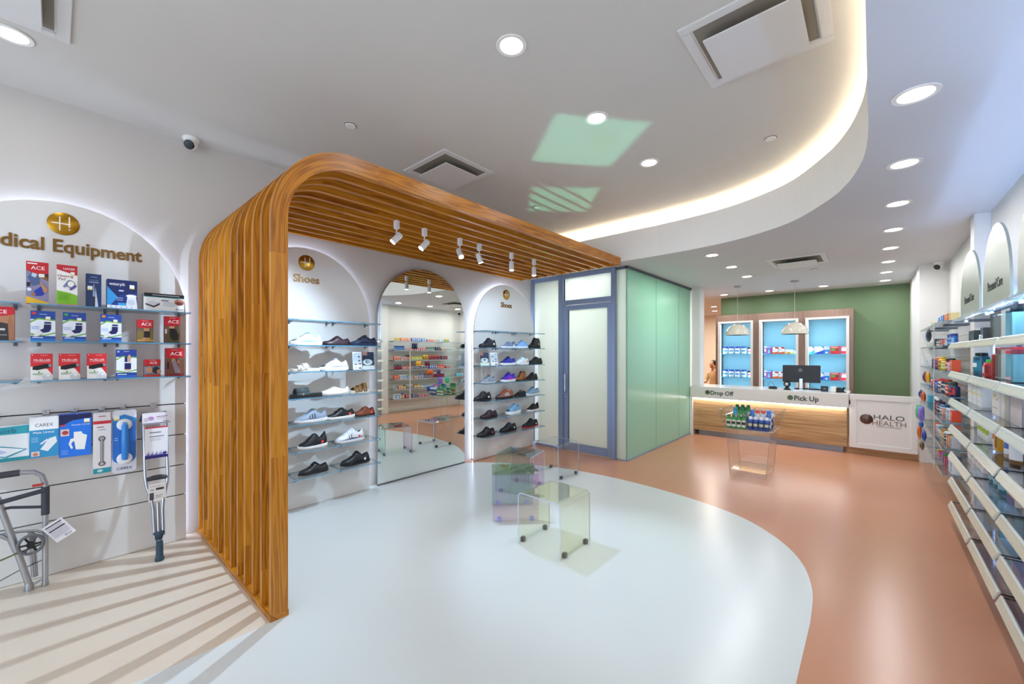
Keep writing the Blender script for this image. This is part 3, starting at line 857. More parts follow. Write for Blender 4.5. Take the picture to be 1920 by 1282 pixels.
# ------------------------------------------------------------------ pendants
m_dome = M('#d9d4c6', 0.12, coat=0.6)
def pendant(x, y, zc, r, label):
    t = thing('pendant_lamp', label, 'lamp', (x, y, ZL), group='dome pendant lamps')
    MB().lathe([(0, -0.022), (0.05, -0.022), (0.058, -0.012), (0.058, 0)], 24).build('canopy', M('#9a9a9c', 0.35, 0.3), t, smooth=True)
    MB().tube([(0, 0, -0.02), (0, 0, zc + r * 1.02 - ZL)], 0.0035, 6).build('cord', M('#c8c8c4', 0.5), t)
    n = 14
    pr = [(r * math.cos(PI / 2 * k / n), r * 1.05 * math.sin(PI / 2 * k / n)) for k in range(n + 1)]
    pi_ = [((r - .008) * math.cos(PI / 2 * k / n), (r - .008) * 1.05 * math.sin(PI / 2 * k / n)) for k in range(n, -1, -1)]
    MB().lathe([(p[0], p[1] + zc - ZL) for p in pr + pi_], 40).build('shade', m_dome, t, smooth=True, recalc=False)
    MB().lathe([(0.02, 0.10 + zc - ZL), (0.035, 0.07 + zc - ZL), (0.03, 0.045 + zc - ZL), (0, 0.035 + zc - ZL)], 16).build('bulb', M('#fff4e0', emit=12.0), t, smooth=True)
pendant(-1.843, 8.25, 1.833, 0.193, 'cream dome pendant lamp over the counter, left of the two')
pendant(-0.985, 8.25, 1.825, 0.19, 'cream dome pendant lamp hanging above the black monitor')
for x in (-1.843, -0.985): area_light('pendant_lamp_light', (x, 8.25, 1.84), (0, 0, 0), 0.12, 0.12, 5, WARM, 150, 'DISK')

# ------------------------------------------------------------------ counter equipment
m_blk = M('#0d0d0f', 0.35); m_blk_m = M('#17181b', 0.55); m_sil = M('#bfc2c6', 0.25, 0.85)
t = thing('monitor', 'black computer monitor seen from behind on the counter', 'monitor', (-0.889, 8.2, 0.895), 0.03)
MB().box(-0.256, -0.02, 0.125, 0.256, 0.012, 0.41).build('housing', m_blk, t, bevel=0.006)
MB().box(-0.25, 0.012, 0.13, 0.25, 0.016, 0.405).build('screen', M('#101418', 0.1), t)
MB().box(-0.022, -0.05, 0.0, 0.022, -0.02, 0.19).build('stand', m_sil, t, bevel=0.004)
MB().box(-0.11, -0.11, 0.0, 0.11, 0.07, 0.010).build('foot', m_sil, t, bevel=0.003)
lg = MB(); lg.tube([(0.024 * math.cos(2 * PI * k / 24), -0.021, 0.024 * math.sin(2 * PI * k / 24)) for k in range(24)], 0.0035, 6, closed=True)
lg = lg.build('logo_ring', M('#8a8d92', 0.3, 0.8), t, smooth=True, loc=(-0.01, 0, 0.325))
letters('logo_letters', lg, 'hp', M('#8a8d92', 0.3, 0.8), 0.022, 0.001, (0, -0.021, -0.006))
t = thing('card_terminal', 'low black card terminal with looped cord, left on the counter', 'terminal', (-1.28, 8.16, 0.895))
MB().box(-0.06, -0.05, 0, 0.06, 0.05, 0.035).build('body', m_blk, t, bevel=0.008)
MB().box(-0.045, -0.02, 0.035, 0.045, 0.04, 0.042).build('keypad', m_blk_m, t, bevel=0.003)
MB().tube([(-0.05, 0.02, 0.03), (-0.08, 0.03, 0.08), (-0.04, 0.03, 0.115), (0.0, 0.03, 0.09), (0.02, 0.03, 0.04)], 0.003, 6).build('cord', m_blk_m, t, smooth=True)
t = thing('webcam', 'round black speaker camera on a stub foot beside the monitor', 'camera', (-1.075, 8.13, 0.895))
MB().lathe([(0.0, 0.0), (0.05, 0.0), (0.052, 0.012), (0.03, 0.03), (0.022, 0.05)], 24).build('foot', m_blk, t, smooth=True)
MB().lathe([(0.052 * math.sin(PI * k / 12), 0.095 - 0.052 * math.cos(PI * k / 12)) for k in range(13)], 24).build('ball', m_blk, t, smooth=True)
MB().lathe([(0.026, -0.051), (0.022, -0.054), (0, -0.054)], 20, axis='y', c=(0, 0, 0.095)).build('lens_ring', m_sil, t, smooth=True)
t = thing('keyboard', 'flat black keyboard lying behind the monitor foot', 'keyboard', (-0.80, 8.36, 0.895))
MB().box(-0.2, -0.06, 0, 0.2, 0.06, 0.015).build('base', m_blk_m, t, bevel=0.004)
mb = MB()
for r in range(4):
    for c in range(13): mb.box(-0.188 + c * .029, -0.05 + r * .026, .015, -0.163 + c * .029, -0.028 + r * .026, .02)
mb.build('keys', m_blk, t)
t = thing('small_screen', 'small black framed screen facing the shop on the counter', 'screen', (-0.575, 8.1, 0.895))
MB().box(-0.048, -0.008, 0.0, 0.048, 0.008, 0.088).build('housing', m_blk, t, bevel=0.003)
MB().box(-0.041, -0.0095, 0.008, 0.041, -0.008, 0.08).build('glass_face', M('#1a1d24', 0.1), t)
decal('printed_mark', t, 0.082, 0.072, -0.0098, [('e', .5, .52, .2, .08, '#9aa0aa')], loc=(0, 0, .008))
MB().box(-0.03, 0.008, 0.0, 0.03, 0.05, 0.006).build('foot', m_blk, t)
t = thing('receipt_printer', 'white and black receipt printer near the gate end', 'printer', (-0.435, 8.12, 0.895))
MB().box(-0.065, -0.06, 0, 0.005, 0.08, 0.085).build('white_housing', M('#e6e6e4', 0.4), t, bevel=0.008)
MB().box(0.006, -0.06, 0, 0.075, 0.08, 0.07).build('black_housing', m_blk_m, t, bevel=0.008)
MB().box(0.012, -0.062, 0.04, 0.068, -0.06, 0.052).build('paper_slot', m_blk, t)
t = thing('barcode_scanner', 'black barcode scanner on its stand by the gate', 'scanner', (-0.345, 8.12, 0.895))
MB().lathe([(0, 0), (0.035, 0), (0.035, 0.01), (0.012, 0.016), (0.01, 0.03)], 20).build('stand', m_blk, t, smooth=True)
MB().loft([[(x - .012, y, z) for x, y, z in ((-.012, -.012, .02), (.012, -.012, .02), (.012, .012, .02), (-.012, .012, .02))], [(-.014, -.012, .055), (.012, -.012, .05), (.012, .012, .05), (-.014, .012, .055)], [(.0, -.02, .085), (.032, -.02, .07), (.032, .02, .07), (.0, .02, .085)]]).build('scanner_head', m_blk, t, bevel=0.003)
cb = MB().tube([(-1.0, 8.2, 0.9), (-0.95, 8.12, 0.905), (-0.85, 8.14, 0.93), (-0.72, 8.1, 0.95), (-0.66, 8.12, 0.93)], 0.0035, 6).build('cable', m_blk_m, smooth=True)
tag(cb, 'thin black cable draped below the monitor', 'cable')

# ------------------------------------------------------------------ back room glimpsed left of the cabinets
t = thing('desk', 'pale wood desk in the cream back room', 'desk', (-3.36, 10.45, 0))
m_desk = laminate('desk_wood', '#d3aa7d', '#e0bd93', (1, 8, 1))
MB().box(-0.75, -0.3, 0.70, 0.42, 0.35, 0.735).build('top', m_desk, t, bevel=0.004)
MB().box(-0.02, -0.26, 0.0, 0.38, 0.32, 0.70).build('pedestal', m_desk, t)
for k in range(3): MB().box(-0.005, -0.275, 0.05 + k * .215, 0.365, -0.26, 0.25 + k * .215).build('drawer', m_desk, t, bevel=0.003)
MB().box(-0.75, -0.28, 0, -0.71, 0.33, 0.70).build('side_panel', m_desk, t)
t = thing('monitor', 'dark monitor edge on the back room desk', 'monitor', (-3.42, 10.5, 0.735), 1.0)
MB().box(-0.24, -0.015, 0.1, 0.24, 0.015, 0.40).build('housing', m_blk, t, bevel=0.005)
MB().box(-0.02, -0.01, 0.008, 0.02, 0.02, 0.2).build('stand', m_blk, t)
MB().box(-0.1, -0.08, 0, 0.1, 0.08, 0.008).build('foot', m_blk, t)
# office chair and the seated person
CXp, CYp = -3.13, 11.45
t = thing('office_chair', 'tan office chair under the seated person in the back room', 'chair', (CXp, CYp, 0), -0.5)
m_tan = M('#b98c5e', 0.6)
MB().box(-0.23, -0.22, 0.42, 0.23, 0.23, 0.475).build('seat', m_tan, t, bevel=0.03)
MB().box(-0.2, 0.2, 0.55, 0.2, 0.25, 0.98).build('backrest', m_tan, t, bevel=0.03)
MB().box(-0.03, 0.20, 0.42, 0.03, 0.235, 0.6).build('back_post', m_blk_m, t)
MB().lathe([(0.025, 0.08), (0.025, 0.42)], 12).build('gas_column', m_blk_m, t)
for k in range(5):
    a = 2 * PI * k / 5
    MB().tube([(0, 0, 0.09), (0.27 * math.cos(a), 0.27 * math.sin(a), 0.06)], 0.018, 8).build('leg', m_blk_m, t)
    MB().lathe([(0.025 * math.sin(PI * q / 8), 0.028 - 0.025 * math.cos(PI * q / 8)) for q in range(9)], 12, c=(0.27 * math.cos(a), 0.27 * math.sin(a), 0)).build('castor', m_blk, t, smooth=True)
def skin_mesh(name, joints, edges, mat, parent, root=0, sub=2):
    me = bpy.data.meshes.new(name)
    me.from_pydata([j[0] for j in joints], edges, [])
    o = bpy.data.objects.new(name, me); COL.objects.link(o); o.parent = parent
    sk = o.modifiers.new('skin', 'SKIN')
    me.skin_vertices.new() if not me.skin_vertices else None
    for k, j in enumerate(joints):
        r = j[1] if isinstance(j[1], tuple) else (j[1], j[1])
        me.skin_vertices[0].data[k].radius = r
        me.skin_vertices[0].data[k].use_root = (k == root)
    s = o.modifiers.new('sub', 'SUBSURF'); s.levels = sub; s.render_levels = sub
    dg = bpy.context.evaluated_depsgraph_get()
    m2 = bpy.data.meshes.new_from_object(o.evaluated_get(dg))
    bpy.data.objects.remove(o)
    m2.materials.clear(); m2.materials.append(mat)
    m2.polygons.foreach_set('material_index', [0] * len(m2.polygons))
    m2.polygons.foreach_set('use_smooth', [True] * len(m2.polygons))
    return link(name, m2, parent)
m_skin = M('#c08a68', 0.5); m_hair = M('#1b1513', 0.6); m_shirt = M('#cfae86', 0.7); m_trous = M('#4a4038', 0.7)
pr = thing('person', 'seated person with dark hair and tan top holding a phone to one ear', 'person', (CXp, CYp, 0), -0.5)
# body facing local -y, pelvis on the seat
J = [((0, 0.05, 0.55), (.13, .10)), ((0, 0.04, 0.72), (.125, .09)), ((0, 0.02, 0.90), (.14, .095)), ((0, 0.02, 1.00), (.09, .07)), ((0, 0.0, 1.06), .045), ((0, -0.01, 1.10), .045),
     ((-.17, 0.03, 0.97), .05), ((-.21, -0.03, 0.75), .042), ((-.15, -0.24, 0.74), .032), ((-.13, -0.29, 0.745), .026),
     ((.17, 0.03, 0.97), .05), ((.24, -0.10, 0.80), .042), ((.15, -0.10, 1.03), .032), ((.115, -0.07, 1.09), .026),
     ((-.09, 0.0, 0.53), .085), ((-.11, -0.40, 0.53), .06), ((-.11, -0.42, 0.09), .04), ((-.11, -0.52, 0.04), .032),
     ((.09, 0.0, 0.53), .085), ((.11, -0.40, 0.53), .06), ((.11, -0.42, 0.09), .04), ((.11, -0.52, 0.04), .032)]
E_ = [(0, 1), (1, 2), (2, 3), (3, 4), (4, 5), (3, 6), (6, 7), (7, 8), (8, 9), (3, 10), (10, 11), (11, 12), (12, 13), (0, 14), (14, 15), (15, 16), (16, 17), (0, 18), (18, 19), (19, 20), (20, 21)]
body = skin_mesh('body', J, E_, m_shirt, pr, 0, 2)
body.data.materials.append(m_trous); body.data.materials.append(m_skin)
for p in body.data.polygons:
    c = p.center
    if c.z < 0.585 and (c.y < 0.02 or c.z < 0.5): p.material_index = 1
    if c.z > 1.035 and abs(c.x) < 0.08: p.material_index = 2
    if c.x < -0.1 and c.y < -0.14 and c.z > 0.65: p.material_index = 2
    if c.x > 0.1 and c.z > 0.88 and c.y < -0.05: p.material_index = 2
mb = MB(); rings = []
for k in range(11):
    a = -PI / 2 + PI * k / 10
    w = math.cos(a)
    z = 1.20 + 0.115 * math.sin(a)
    jaw = 1 - 0.22 * max(0, -math.sin(a))
    rings.append([(0.075 * w * jaw * math.cos(q * PI / 8) + 0, -0.005 + 0.092 * w * math.sin(q * PI / 8), z) for q in range(16)])
mb.loft(rings); hd = mb.build('head', m_skin, pr, smooth=True, angle=80)
MB().loft([[(-.012, -.092, 1.165), (.012, -.092, 1.165), (.008, -.085, 1.17), (-.008, -.085, 1.17)], [(-.01, -.112, 1.172), (.01, -.112, 1.172), (.006, -.09, 1.185), (-.006, -.09, 1.185)], [(-.004, -.095, 1.215), (.004, -.095, 1.215), (.003, -.085, 1.217), (-.003, -.085, 1.217)]]).build('nose', m_skin, hd, smooth=True)
for sx_ in (-1, 1):
    MB().lathe([(0.009 * math.sin(PI * q / 6), -0.009 * math.cos(PI * q / 6)) for q in range(7)], 10, c=(sx_ * .03, -.083, 1.205)).build('eye', M('#2a1d17', 0.2), hd, smooth=True)
    MB().lathe([(0.014 * math.sin(PI * q / 6), -0.024 * math.cos(PI * q / 6)) for q in range(7)], 10, c=(sx_ * .075, 0.0, 1.19)).build('ear', m_skin, hd, smooth=True)
MB().box(-.022, -.092, 1.135, .022, -.084, 1.142).build('mouth', M('#8f4f45', 0.5), hd)
mb = MB(); rings = []
for k in range(9):
    a = -0.35 + (PI / 2 + 0.35) * k / 8
    w = math.cos(a)
    rings.append([(0.086 * w * math.cos(q * PI / 8), 0.012 + (0.098 if math.sin(q * PI / 8) > 0 else 0.085) * w * math.sin(q * PI / 8), 1.225 + 0.108 * math.sin(a) + (0.03 if math.sin(q * PI / 8) < -0.3 and k < 3 else 0)) for q in range(16)])
mb.loft(rings); mb.build('hair', m_hair, pr, smooth=True, angle=80)
def hand(name, base, d, side, parent):
    d = Vector(d).normalized(); s = Vector(side).normalized(); n = d.cross(s)
    b = Vector(base)
    J = [(tuple(b), .02)]; E2 = []
    J.append((tuple(b + d * .055), (.03, .014))); E2.append((0, 1))
    for f, (o, l) in enumerate(((-.028, .06), (-.01, .068), (.01, .064), (.027, .05))):
        p0 = b + d * .065 + s * o
        i = len(J); J.append((tuple(p0), .009)); J.append((tuple(p0 + d * l * .55 + n * .008), .008)); J.append((tuple(p0 + d * l * .85 + n * .026), .007))
        E2 += [(1, i), (i, i + 1), (i + 1, i + 2)]
    i = len(J); J += [(tuple(b + d * .02 - s * .03), .010), (tuple(b + d * .045 - s * .048 + n * .015), .009)]
    E2 += [(0, i), (i, i + 1)]
    return skin_mesh(name, J, E2, m_skin, parent, 0, 1)
hand('hand', (-.13, -.29, .745), (0.1, -1, 0), (1, 0.1, 0), body)
hand('hand', (.115, -.07, 1.09), (-.15, .1, 1), (0, 1, 0), body)
t = thing('phone', 'dark phone held to the ear of the seated person', 'phone', (CXp, CYp, 0), -0.5)
MB().box(0.083, -0.06, 1.10, 0.093, 0.005, 1.23).build('case', m_blk, t, bevel=0.004)
MB().box(0.0815, -0.055, 1.105, 0.083, 0.0, 1.225).build('screen', M('#1c2430', 0.1), t)
# ------------------------------------------------------------------ glass shelves on the left wall
m_sh = glass_mat('shelf_glass', '#f6fafc', 1.0)
m_she = edge_mat('shelf_glass_edge', '#5f9fc0', 0.35, 0.1)
m_clip = M('#6b737c', 0.35, 0.7)
SHZ = [1.812, 1.578, 1.331, 1.090, 0.850, 0.602, 0.358]
XP = -4.165
_sm = {}
def glass_shelf(y0, y1, z, label, group, x0=XP, x1=-3.88):
    L = round(y1 - y0, 3)
    t = thing('glass_shelf', label, 'shelf', (x0, (y0 + y1) / 2, z), R_LEFT, group)
    D = x1 - x0
    k = (L, round(D, 3))
    if k not in _sm:
        pane = MB().box(-L / 2, -D, -0.009, L / 2, -0.001, 0, mats=[0, 0, 1, 1, 1, 1]).mesh('pane', [m_sh, m_she], recalc=False)
        br = MB().box(-0.004, -0.06, -0.0145, 0.004, 0, -0.0095).box(-0.008, -0.004, -0.03, 0.008, 0, -0.0095).mesh('bracket', [m_clip])
        cl = MB().box(-0.016, -D - .002, -0.0125, 0.016, -D + .02, -0.0095).mesh('edge_clip', [m_clip])
        _sm[k] = (pane, br, cl)
    a, b, c = _sm[k]
    link('pane', a, t)
    link('bracket', b, t, (-L / 2 + .03, 0, 0)); link('bracket', b, t, (L / 2 - .03, 0, 0))
    link('edge_clip', c, t, (L / 2 - .02, 0, 0))
    return t
bays = {'medical': [(-0.56, -0.14), (-0.10, 0.272), (0.276, 0.69)], 'near': [(1.02, 1.445), (1.455, 1.868), (1.872, 2.285)], 'far': [(3.85, 4.285), (4.29, 4.715), (4.72, 5.15)]}
nm = ['left', 'middle', 'right']
lev = ['top', 'second', 'third', 'fourth', 'fifth', 'sixth', 'lowest']
for b, rows, txt in (('medical', 3, 'of the medical equipment panel'), ('near', 7, 'in the shoe display beside the wooden post'), ('far', 7, 'in the shoe display beside the office door')):
    for r in range(rows):
        for q, (a, c) in enumerate(bays[b]):
            lv = lev[r] if rows == 7 else ['top', 'middle', 'bottom'][r]
            glass_shelf(a, c, SHZ[r], '%s pane of the %s glass shelf %s' % (nm[q], lv, txt), 'glass shelves ' + txt)

# ------------------------------------------------------------------ shoes
WID = [(0, .30), (.05, .62), (.14, .88), (.28, 1.0), (.5, .86), (.7, .76), (.9, .74), (1, .42)]
PROF = {
    'sneaker': [(0, .30), (.06, .40), (.2, .50), (.35, .72), (.5, .96), (.57, 1.0), (.66, .84), (.78, .66), (.9, .76), (.96, .86), (1, .62)],
    'oxford': [(0, .34), (.06, .44), (.2, .50), (.35, .62), (.48, .92), (.54, 1.0), (.62, .90), (.76, .66), (.9, .74), (.97, .80), (1, .58)],
    'loafer': [(0, .38), (.06, .48), (.2, .58), (.34, .78), (.42, .98), (.5, .92), (.62, .72), (.78, .66), (.9, .78), (.97, .86), (1, .6)],
    'slipon': [(0, .28), (.06, .36), (.2, .44), (.35, .66), (.48, .90), (.55, .98), (.62, .86), (.76, .60), (.88, .80), (.95, 1.0), (1, .7)],
    'hiker': [(0, .32), (.08, .40), (.22, .44), (.38, .66), (.48, .92), (.55, 1.0), (.66, .92), (.8, .76), (.92, .82), (.97, .84), (1, .62)],
    'boot': [(0, .24), (.08, .30), (.26, .34), (.4, .52), (.5, .84), (.56, .97), (.62, 1.0), (.8, .98), (.94, .97), (1, .86)],
}
def shoe(label, y, z, L, H, style='sneaker', up='#15161a', sole='#f2f2f0', lining='#20242c', lace='#0f1013', accent=None, stick=None, st=0.22, straps=0, laces=True, x=-4.0, W=0.105, tilt=0.0, stripes=None, toe=None, glossy=0.45, yaw=0.0):
    t = thing('shoe', label, 'shoe', (x, y + L / 2, z), R_LEFT + yaw, 'shoes on the glass display shelves')
    S = H * st if style != 'boot' else H * .13
    tab = PROF[style]
    ring_t = [0, .03, .08, .15, .24, .33, .42, .5, .57, .64, .72, .8, .88, .95, 1.0]
    def zs(u): return S * (1.0 + 0.35 * max(0, (u - .6) / .4) + (0.15 if u < .1 else 0))
    def X(u): return (u - .5) * L
    def hw(u): return keys(WID, u) * W / 2
    def top(u): return keys(tab, u) * H
    def surf(u, c):   # c = cos in [-1,1]
        w = hw(u) * (0.97)
        s = math.sqrt(max(0, 1 - c * c))
        nar = 1 - 0.28 * s * (1 if u > .35 else .5)
        return (X(u) + (0.012 * L if u == 0 else 0), w * math.copysign(abs(c) ** .75, c) * nar if c else 0, zs(u) * .92 + max(0.004, top(u) - zs(u) * .92) * s ** .62)
    n = 14
    rings = []
    for u in ring_t:
        r = [surf(u, -math.cos(PI * k / n)) for k in range(n + 1)]
        r += [(X(u), hw(u) * .9 * (1 - 2 * k / 4) , zs(u) * .85) for k in range(5)]
        rings.append(r)
    MB().loft(rings).build('upper', M(up, glossy), t, smooth=True, angle=70)
    # sole with toe spring
    rs = []
    for u in ring_t:
        w = hw(u) * 1.06 + .001
        lift = 0.30 * S * max(0, 1 - u / .16) ** 1.5 + 0.22 * S * max(0, (u - .9) / .1)
        x_ = X(u) - (0.006 if u == 0 else 0) + (0.004 if u == 1 else 0)
        zt = zs(u)
        rs.append([(x_, -w, zt), (x_, -w * 1.03, (zt + lift) * .55), (x_, -w * .92, lift), (x_, w * .92, lift), (x_, w * 1.03, (zt + lift) * .55), (x_, w, zt)])
    MB().loft(rs).build('sole', M(sole, 0.55), t, smooth=True, angle=50)
    # foot opening
    if style != 'boot':
        u0, u1 = .60, .945
    else: u0, u1 = .6, .95
    mb = MB(); g = []
    for i in range(9):
        u = u0 + (u1 - u0) * i / 8
        e = math.sqrt(max(0, 1 - ((i - 4) / 4.0) ** 2)) * .60
        row = []
        for k in range(7):
            c = e * (-1 + 2 * k / 6)
            p = surf(u, c)
            row.append((p[0], p[1], p[2] + 0.002))
        g.append(row)
    for i in range(8):
        for k in range(6):
            mb.face([g[i][k], g[i + 1][k], g[i + 1][k + 1], g[i][k + 1]])
    mb.build('lining', M(lining, 0.8), t, recalc=False)
    mb = MB()
    rim = [surf(u0 + (u1 - u0) * i / 8, -math.sqrt(max(0, 1 - ((i - 4) / 4.0) ** 2)) * .62) for i in range(9)] + [surf(u0 + (u1 - u0) * i / 8, math.sqrt(max(0, 1 - ((i - 4) / 4.0) ** 2)) * .62) for i in range(7, 0, -1)]
    mb.tube([(p[0], p[1], p[2] + .001) for p in rim], 0.0045, 6, closed=True)
    mb.build('collar', M(up, .6), t, smooth=True)
    if laces and not straps and style != 'loafer':
        mb = MB()
        uu = [.34, .39, .44, .49, .54] if style != 'boot' else [.32, .37, .42, .46, .5, .54]
        for u in uu:
            mb.tube([tuple(a + (0, 0, .0025)[i] for i, a in enumerate(surf(u, c))) for c in (-.6, -.3, 0, .3, .6)], 0.0035, 5)
        mb.build('laces', M(lace, .7), t, smooth=True)
        mb = MB()
        p = [surf(u, 0) for u in (.5, .57, .6)]
        mb.loft([[(q[0], -w_, q[2]), (q[0], w_, q[2]), (q[0] + .003, w_, q[2] + .006), (q[0] + .003, -w_, q[2] + .006)] for q, w_ in zip(p, (.018, .022, .018))])
        mb.build('tongue', M(lining, .7), t)
    for s in range(straps):
        uu = (.36 + .12 * s, .44 + .12 * s)
        mb = MB()
        cs = [-.97, -.9, -.75, -.5, -.2, .1, .4, .7, .95]
        A = [surf(uu[0], c) for c in cs]; B = [surf(uu[1], c) for c in cs]
        up_ = lambda p, d: (p[0], p[1] * 1.03, p[2] + d)
        for i in range(len(cs) - 1):
            mb.face([up_(A[i], .004), up_(A[i + 1], .004), up_(B[i + 1], .004), up_(B[i], .004)])
        mb.face([up_(a, .004) for a in A] + [up_(a, 0) for a in A[::-1]])
        mb.face([up_(a, .004) for a in B] + [up_(a, 0) for a in B[::-1]])
        mb.build('strap', M(lace, .5), t, recalc=False)
    def side_pt(u, f, out=.0015):
        s = max(.02, f) ** (1 / .62); c = -math.sqrt(max(0, 1 - s * s))
        p = surf(u, c); return (p[0], p[1] - out, p[2])
    if accent:   # coloured band along the side above the sole
        mb = MB(); us = [.06, .14, .24, .34, .45, .56, .68, .8, .92, .985]
        for a, b in zip(us, us[1:]):
            mb.face([side_pt(a, .03), side_pt(b, .03), side_pt(b, .16), side_pt(a, .16)])
        mb.build('side_band', M(accent, .45), t, recalc=False)
    if toe:
        mb = MB(); us = [.005, .03, .07, .12, .18]
        for a, b in zip(us, us[1:]):
            for i in range(6):
                c0, c1 = -.99 + 1.98 * i / 6, -.99 + 1.98 * (i + 1) / 6
                q = lambda u, c: tuple(v + (0, 0, .0015)[i_] for i_, v in enumerate(surf(u, c)))
                mb.face([q(a, c0), q(b, c0), q(b, c1), q(a, c1)])
        mb.build('toe_cap', M(toe, .5), t, recalc=False)
    if stripes:
        mb = MB()
        for q in range(4 if stripes[1] == 4 else stripes[1]):
            u = .40 + q * .085
            mb.face([side_pt(u, .12, .002), side_pt(u + .035, .12, .002), side_pt(u - .02 + .035, .62, .002), side_pt(u - .02, .62, .002)])
        mb.build('side_stripes', M(stripes[0], .5), t, recalc=False)
    if stick:
        p = Vector(side_pt(.80, .34, .003)); q = Vector(side_pt(.80, .5, .003)); r_ = Vector(side_pt(.86, .34, .003))
        a = (r_ - p).normalized(); b = (q - p).normalized()
        mb = MB(); mb.face([tuple(p + a * .013 * math.cos(2 * PI * k / 14) + b * .013 * math.sin(2 * PI * k / 14)) for k in range(14)])
        mb.build('sticker', M(stick, .4), t, recalc=False)
    return t

def sandal(label, y, z, L, H, base, strap, sole, nstr=2, x=-4.0, W=0.10):
    t = thing('shoe', label, 'sandal', (x, y + L / 2, z), R_LEFT, 'shoes on the glass display shelves')
    hb = H * .30
    rs = []
    for u in [0, .04, .1, .2, .35, .5, .65, .8, .92, 1]:
        w = keys(WID, u) * W / 2; x_ = (u - .5) * L
        zt = hb * (1 + .25 * max(0, u - .5))
        rs.append([(x_, -w, zt), (x_, -w * 1.03, zt * .4), (x_, -w * .95, 0), (x_, w * .95, 0), (x_, w * 1.03, zt * .4), (x_, w, zt)])
    MB().loft(rs).build('sole', M(sole, .6), t, smooth=True, angle=50)
    rs2 = [[(p[0], p[1] * .93, p[2] + (.004 if i in (0, 5) else .0005)) for i, p in ((0, r[0]), (5, r[5]))] + [(r[5][0], r[5][1] * .93, r[5][2] + .0005), (r[0][0], r[0][1] * .93, r[0][2] + .0005)] for r in rs]
    MB().loft(rs2).build('footbed', M(base, .7), t, smooth=True, angle=50)
    for s in range(nstr):
        u = (.27, .46, .72)[s] if nstr > 1 else .34
        wd = .085 if nstr > 1 else .2
        hh = (H * (.75 + .25 * s)) if nstr > 1 else H
        mb = MB(); A = []; B = []
        for k in range(11):
            a = PI * k / 10
            w = keys(WID, u) * W / 2
            py, pz = -w * math.cos(a), hb * .6 + (hh - hb * .6) * math.sin(a) ** .7
            A.append(((u - wd - .5) * L, py, pz * .93)); B.append(((u + wd - .5) * L, py, pz))
        for i in range(10):
            mb.face([A[i], A[i + 1], B[i + 1], B[i]])
        o = mb.build('strap', M(strap, .55), t, smooth=True, recalc=False)
        so = o.modifiers.new('thickness', 'SOLIDIFY'); so.thickness = 0.004
        MB().box((u - .02 - .5) * L, -keys(WID, u) * W / 2 - .004, hb * .9, (u + .03 - .5) * L, -keys(WID, u) * W / 2 + .002, hb * .9 + .016).build('buckle', M('#b9b4a4', .3, .8), t)
    return t
def stand_card(y, z, w, h, label, shapes, x=-3.98, lean=0.0):
    t = thing('display_card', label, 'card', (x, y + w / 2, z), R_LEFT, 'shoe cards in clear stands')
    p = MB().box(-w / 2, -0.001, 0.002, w / 2, 0.003, h).build('card', M('#e8ecf2', 0.3), t)
    p.rotation_euler = (-0.14, 0, 0)
    q = decal('print', p, w, h, -0.001, shapes)
    st = MB().box(-w / 2 - .004, -0.03, 0.0005, w / 2 + .004, 0.045, 0.002).box(-w / 2 - .004, .0055, .002, w / 2 + .004, .0075, h * .9).build('clear_stand', m_sh, t)
    return t
S1, S2 = '#f4f4f2', '#0d0e10'
RED = '#e03a34'
# near display (left of the mirror)
Z = SHZ
shoe('white running shoe with turquoise stripe, upper left shelf by the wooden post', 1.437, Z[1], .275, .115, up='#e9eef2', accent='#2ba0c8', lining='#4fb0c4', lace='#dfe6ec', toe='#2b3040', st=.28)
shoe('burgundy oxford shoe between white and navy shoes', 1.722, Z[1], .275, .092, 'oxford', '#2c1220', '#1a0d12', '#120a10', '#2c1220', st=.18)
shoe('navy running shoe at right end of the shoe shelf left of mirror', 2.008, Z[1], .285, .108, up='#12213d', sole='#1a2c4e', lining='#0b1220', lace='#0b1220', st=.26)
sandal('white double strap sandal on the third shelf by the wooden post', 1.44, Z[2], .255, .075, '#ece9e2', '#f0f0ee', '#e6e2d8')
shoe('white running shoe with pale blue sole line on the third shelf', 1.703, Z[2], .272, .115, up='#eceef2', accent='#8fa5dc', lining='#d7dcea', lace='#dfe2ee', toe='#20242e', st=.3)
stand_card(2.03, Z[2], .10, .186, 'white shoe catalogue card with small shoe pictures, left of mirror', [('r', 0, 0, 1, 1, '#eef1f6'), ('e', .7, .73, .13, .035, '#1a1d2a'), ('e', .25, .74, .1, .02, '#aab4c8'), ('e', .72, .50, .14, .03, '#23283a'), ('e', .3, .31, .13, .03, '#3b3436'), ('e', .78, .33, .16, .03, '#8e3b3b'), ('e', .3, .12, .1, .02, '#a8afc0'), ('e', .75, .09, .14, .035, '#31406a'), ('r', .12, .86, .88, .88, '#b9c1d0')])
stand_card(2.135, Z[2], .135, .186, 'dark blue photo card of a white running shoe, left of mirror', [('r', 0, 0, 1, 1, '#1b2748'), ('r', .05, .80, .45, 1, '#b0785e'), ('r', 0, .62, .6, .7, '#0e1428'), ('e', .45, .42, .4, .17, '#dfe8ee'), ('e', .42, .45, .16, .10, '#5d7c8c'), ('r', 0, 0, 1, .22, '#dfe7ea'), ('r', 0, .18, 1, .24, '#b7c9c4'), ('p', [(.38, .5), (.46, .38), (.54, .5)], '#f4f6f8')])
sandal('dark grey green slide sandal on the fourth shelf by the post', 1.435, Z[3], .285, .088, '#2f3a3c', '#3d4a4c', '#101416', 1)
shoe('white leather loafer on the fourth shelf left of mirror', 1.714, Z[3], .28, .088, 'loafer', '#e6e6e6', '#c8c8c8', '#8d939c', st=.2)
sandal('tan and white strapped sandal on the fourth shelf beside the mirror', 2.0, Z[3], .215, .082, '#d8cdb8', '#8a6535', '#e2ddd0', 3)
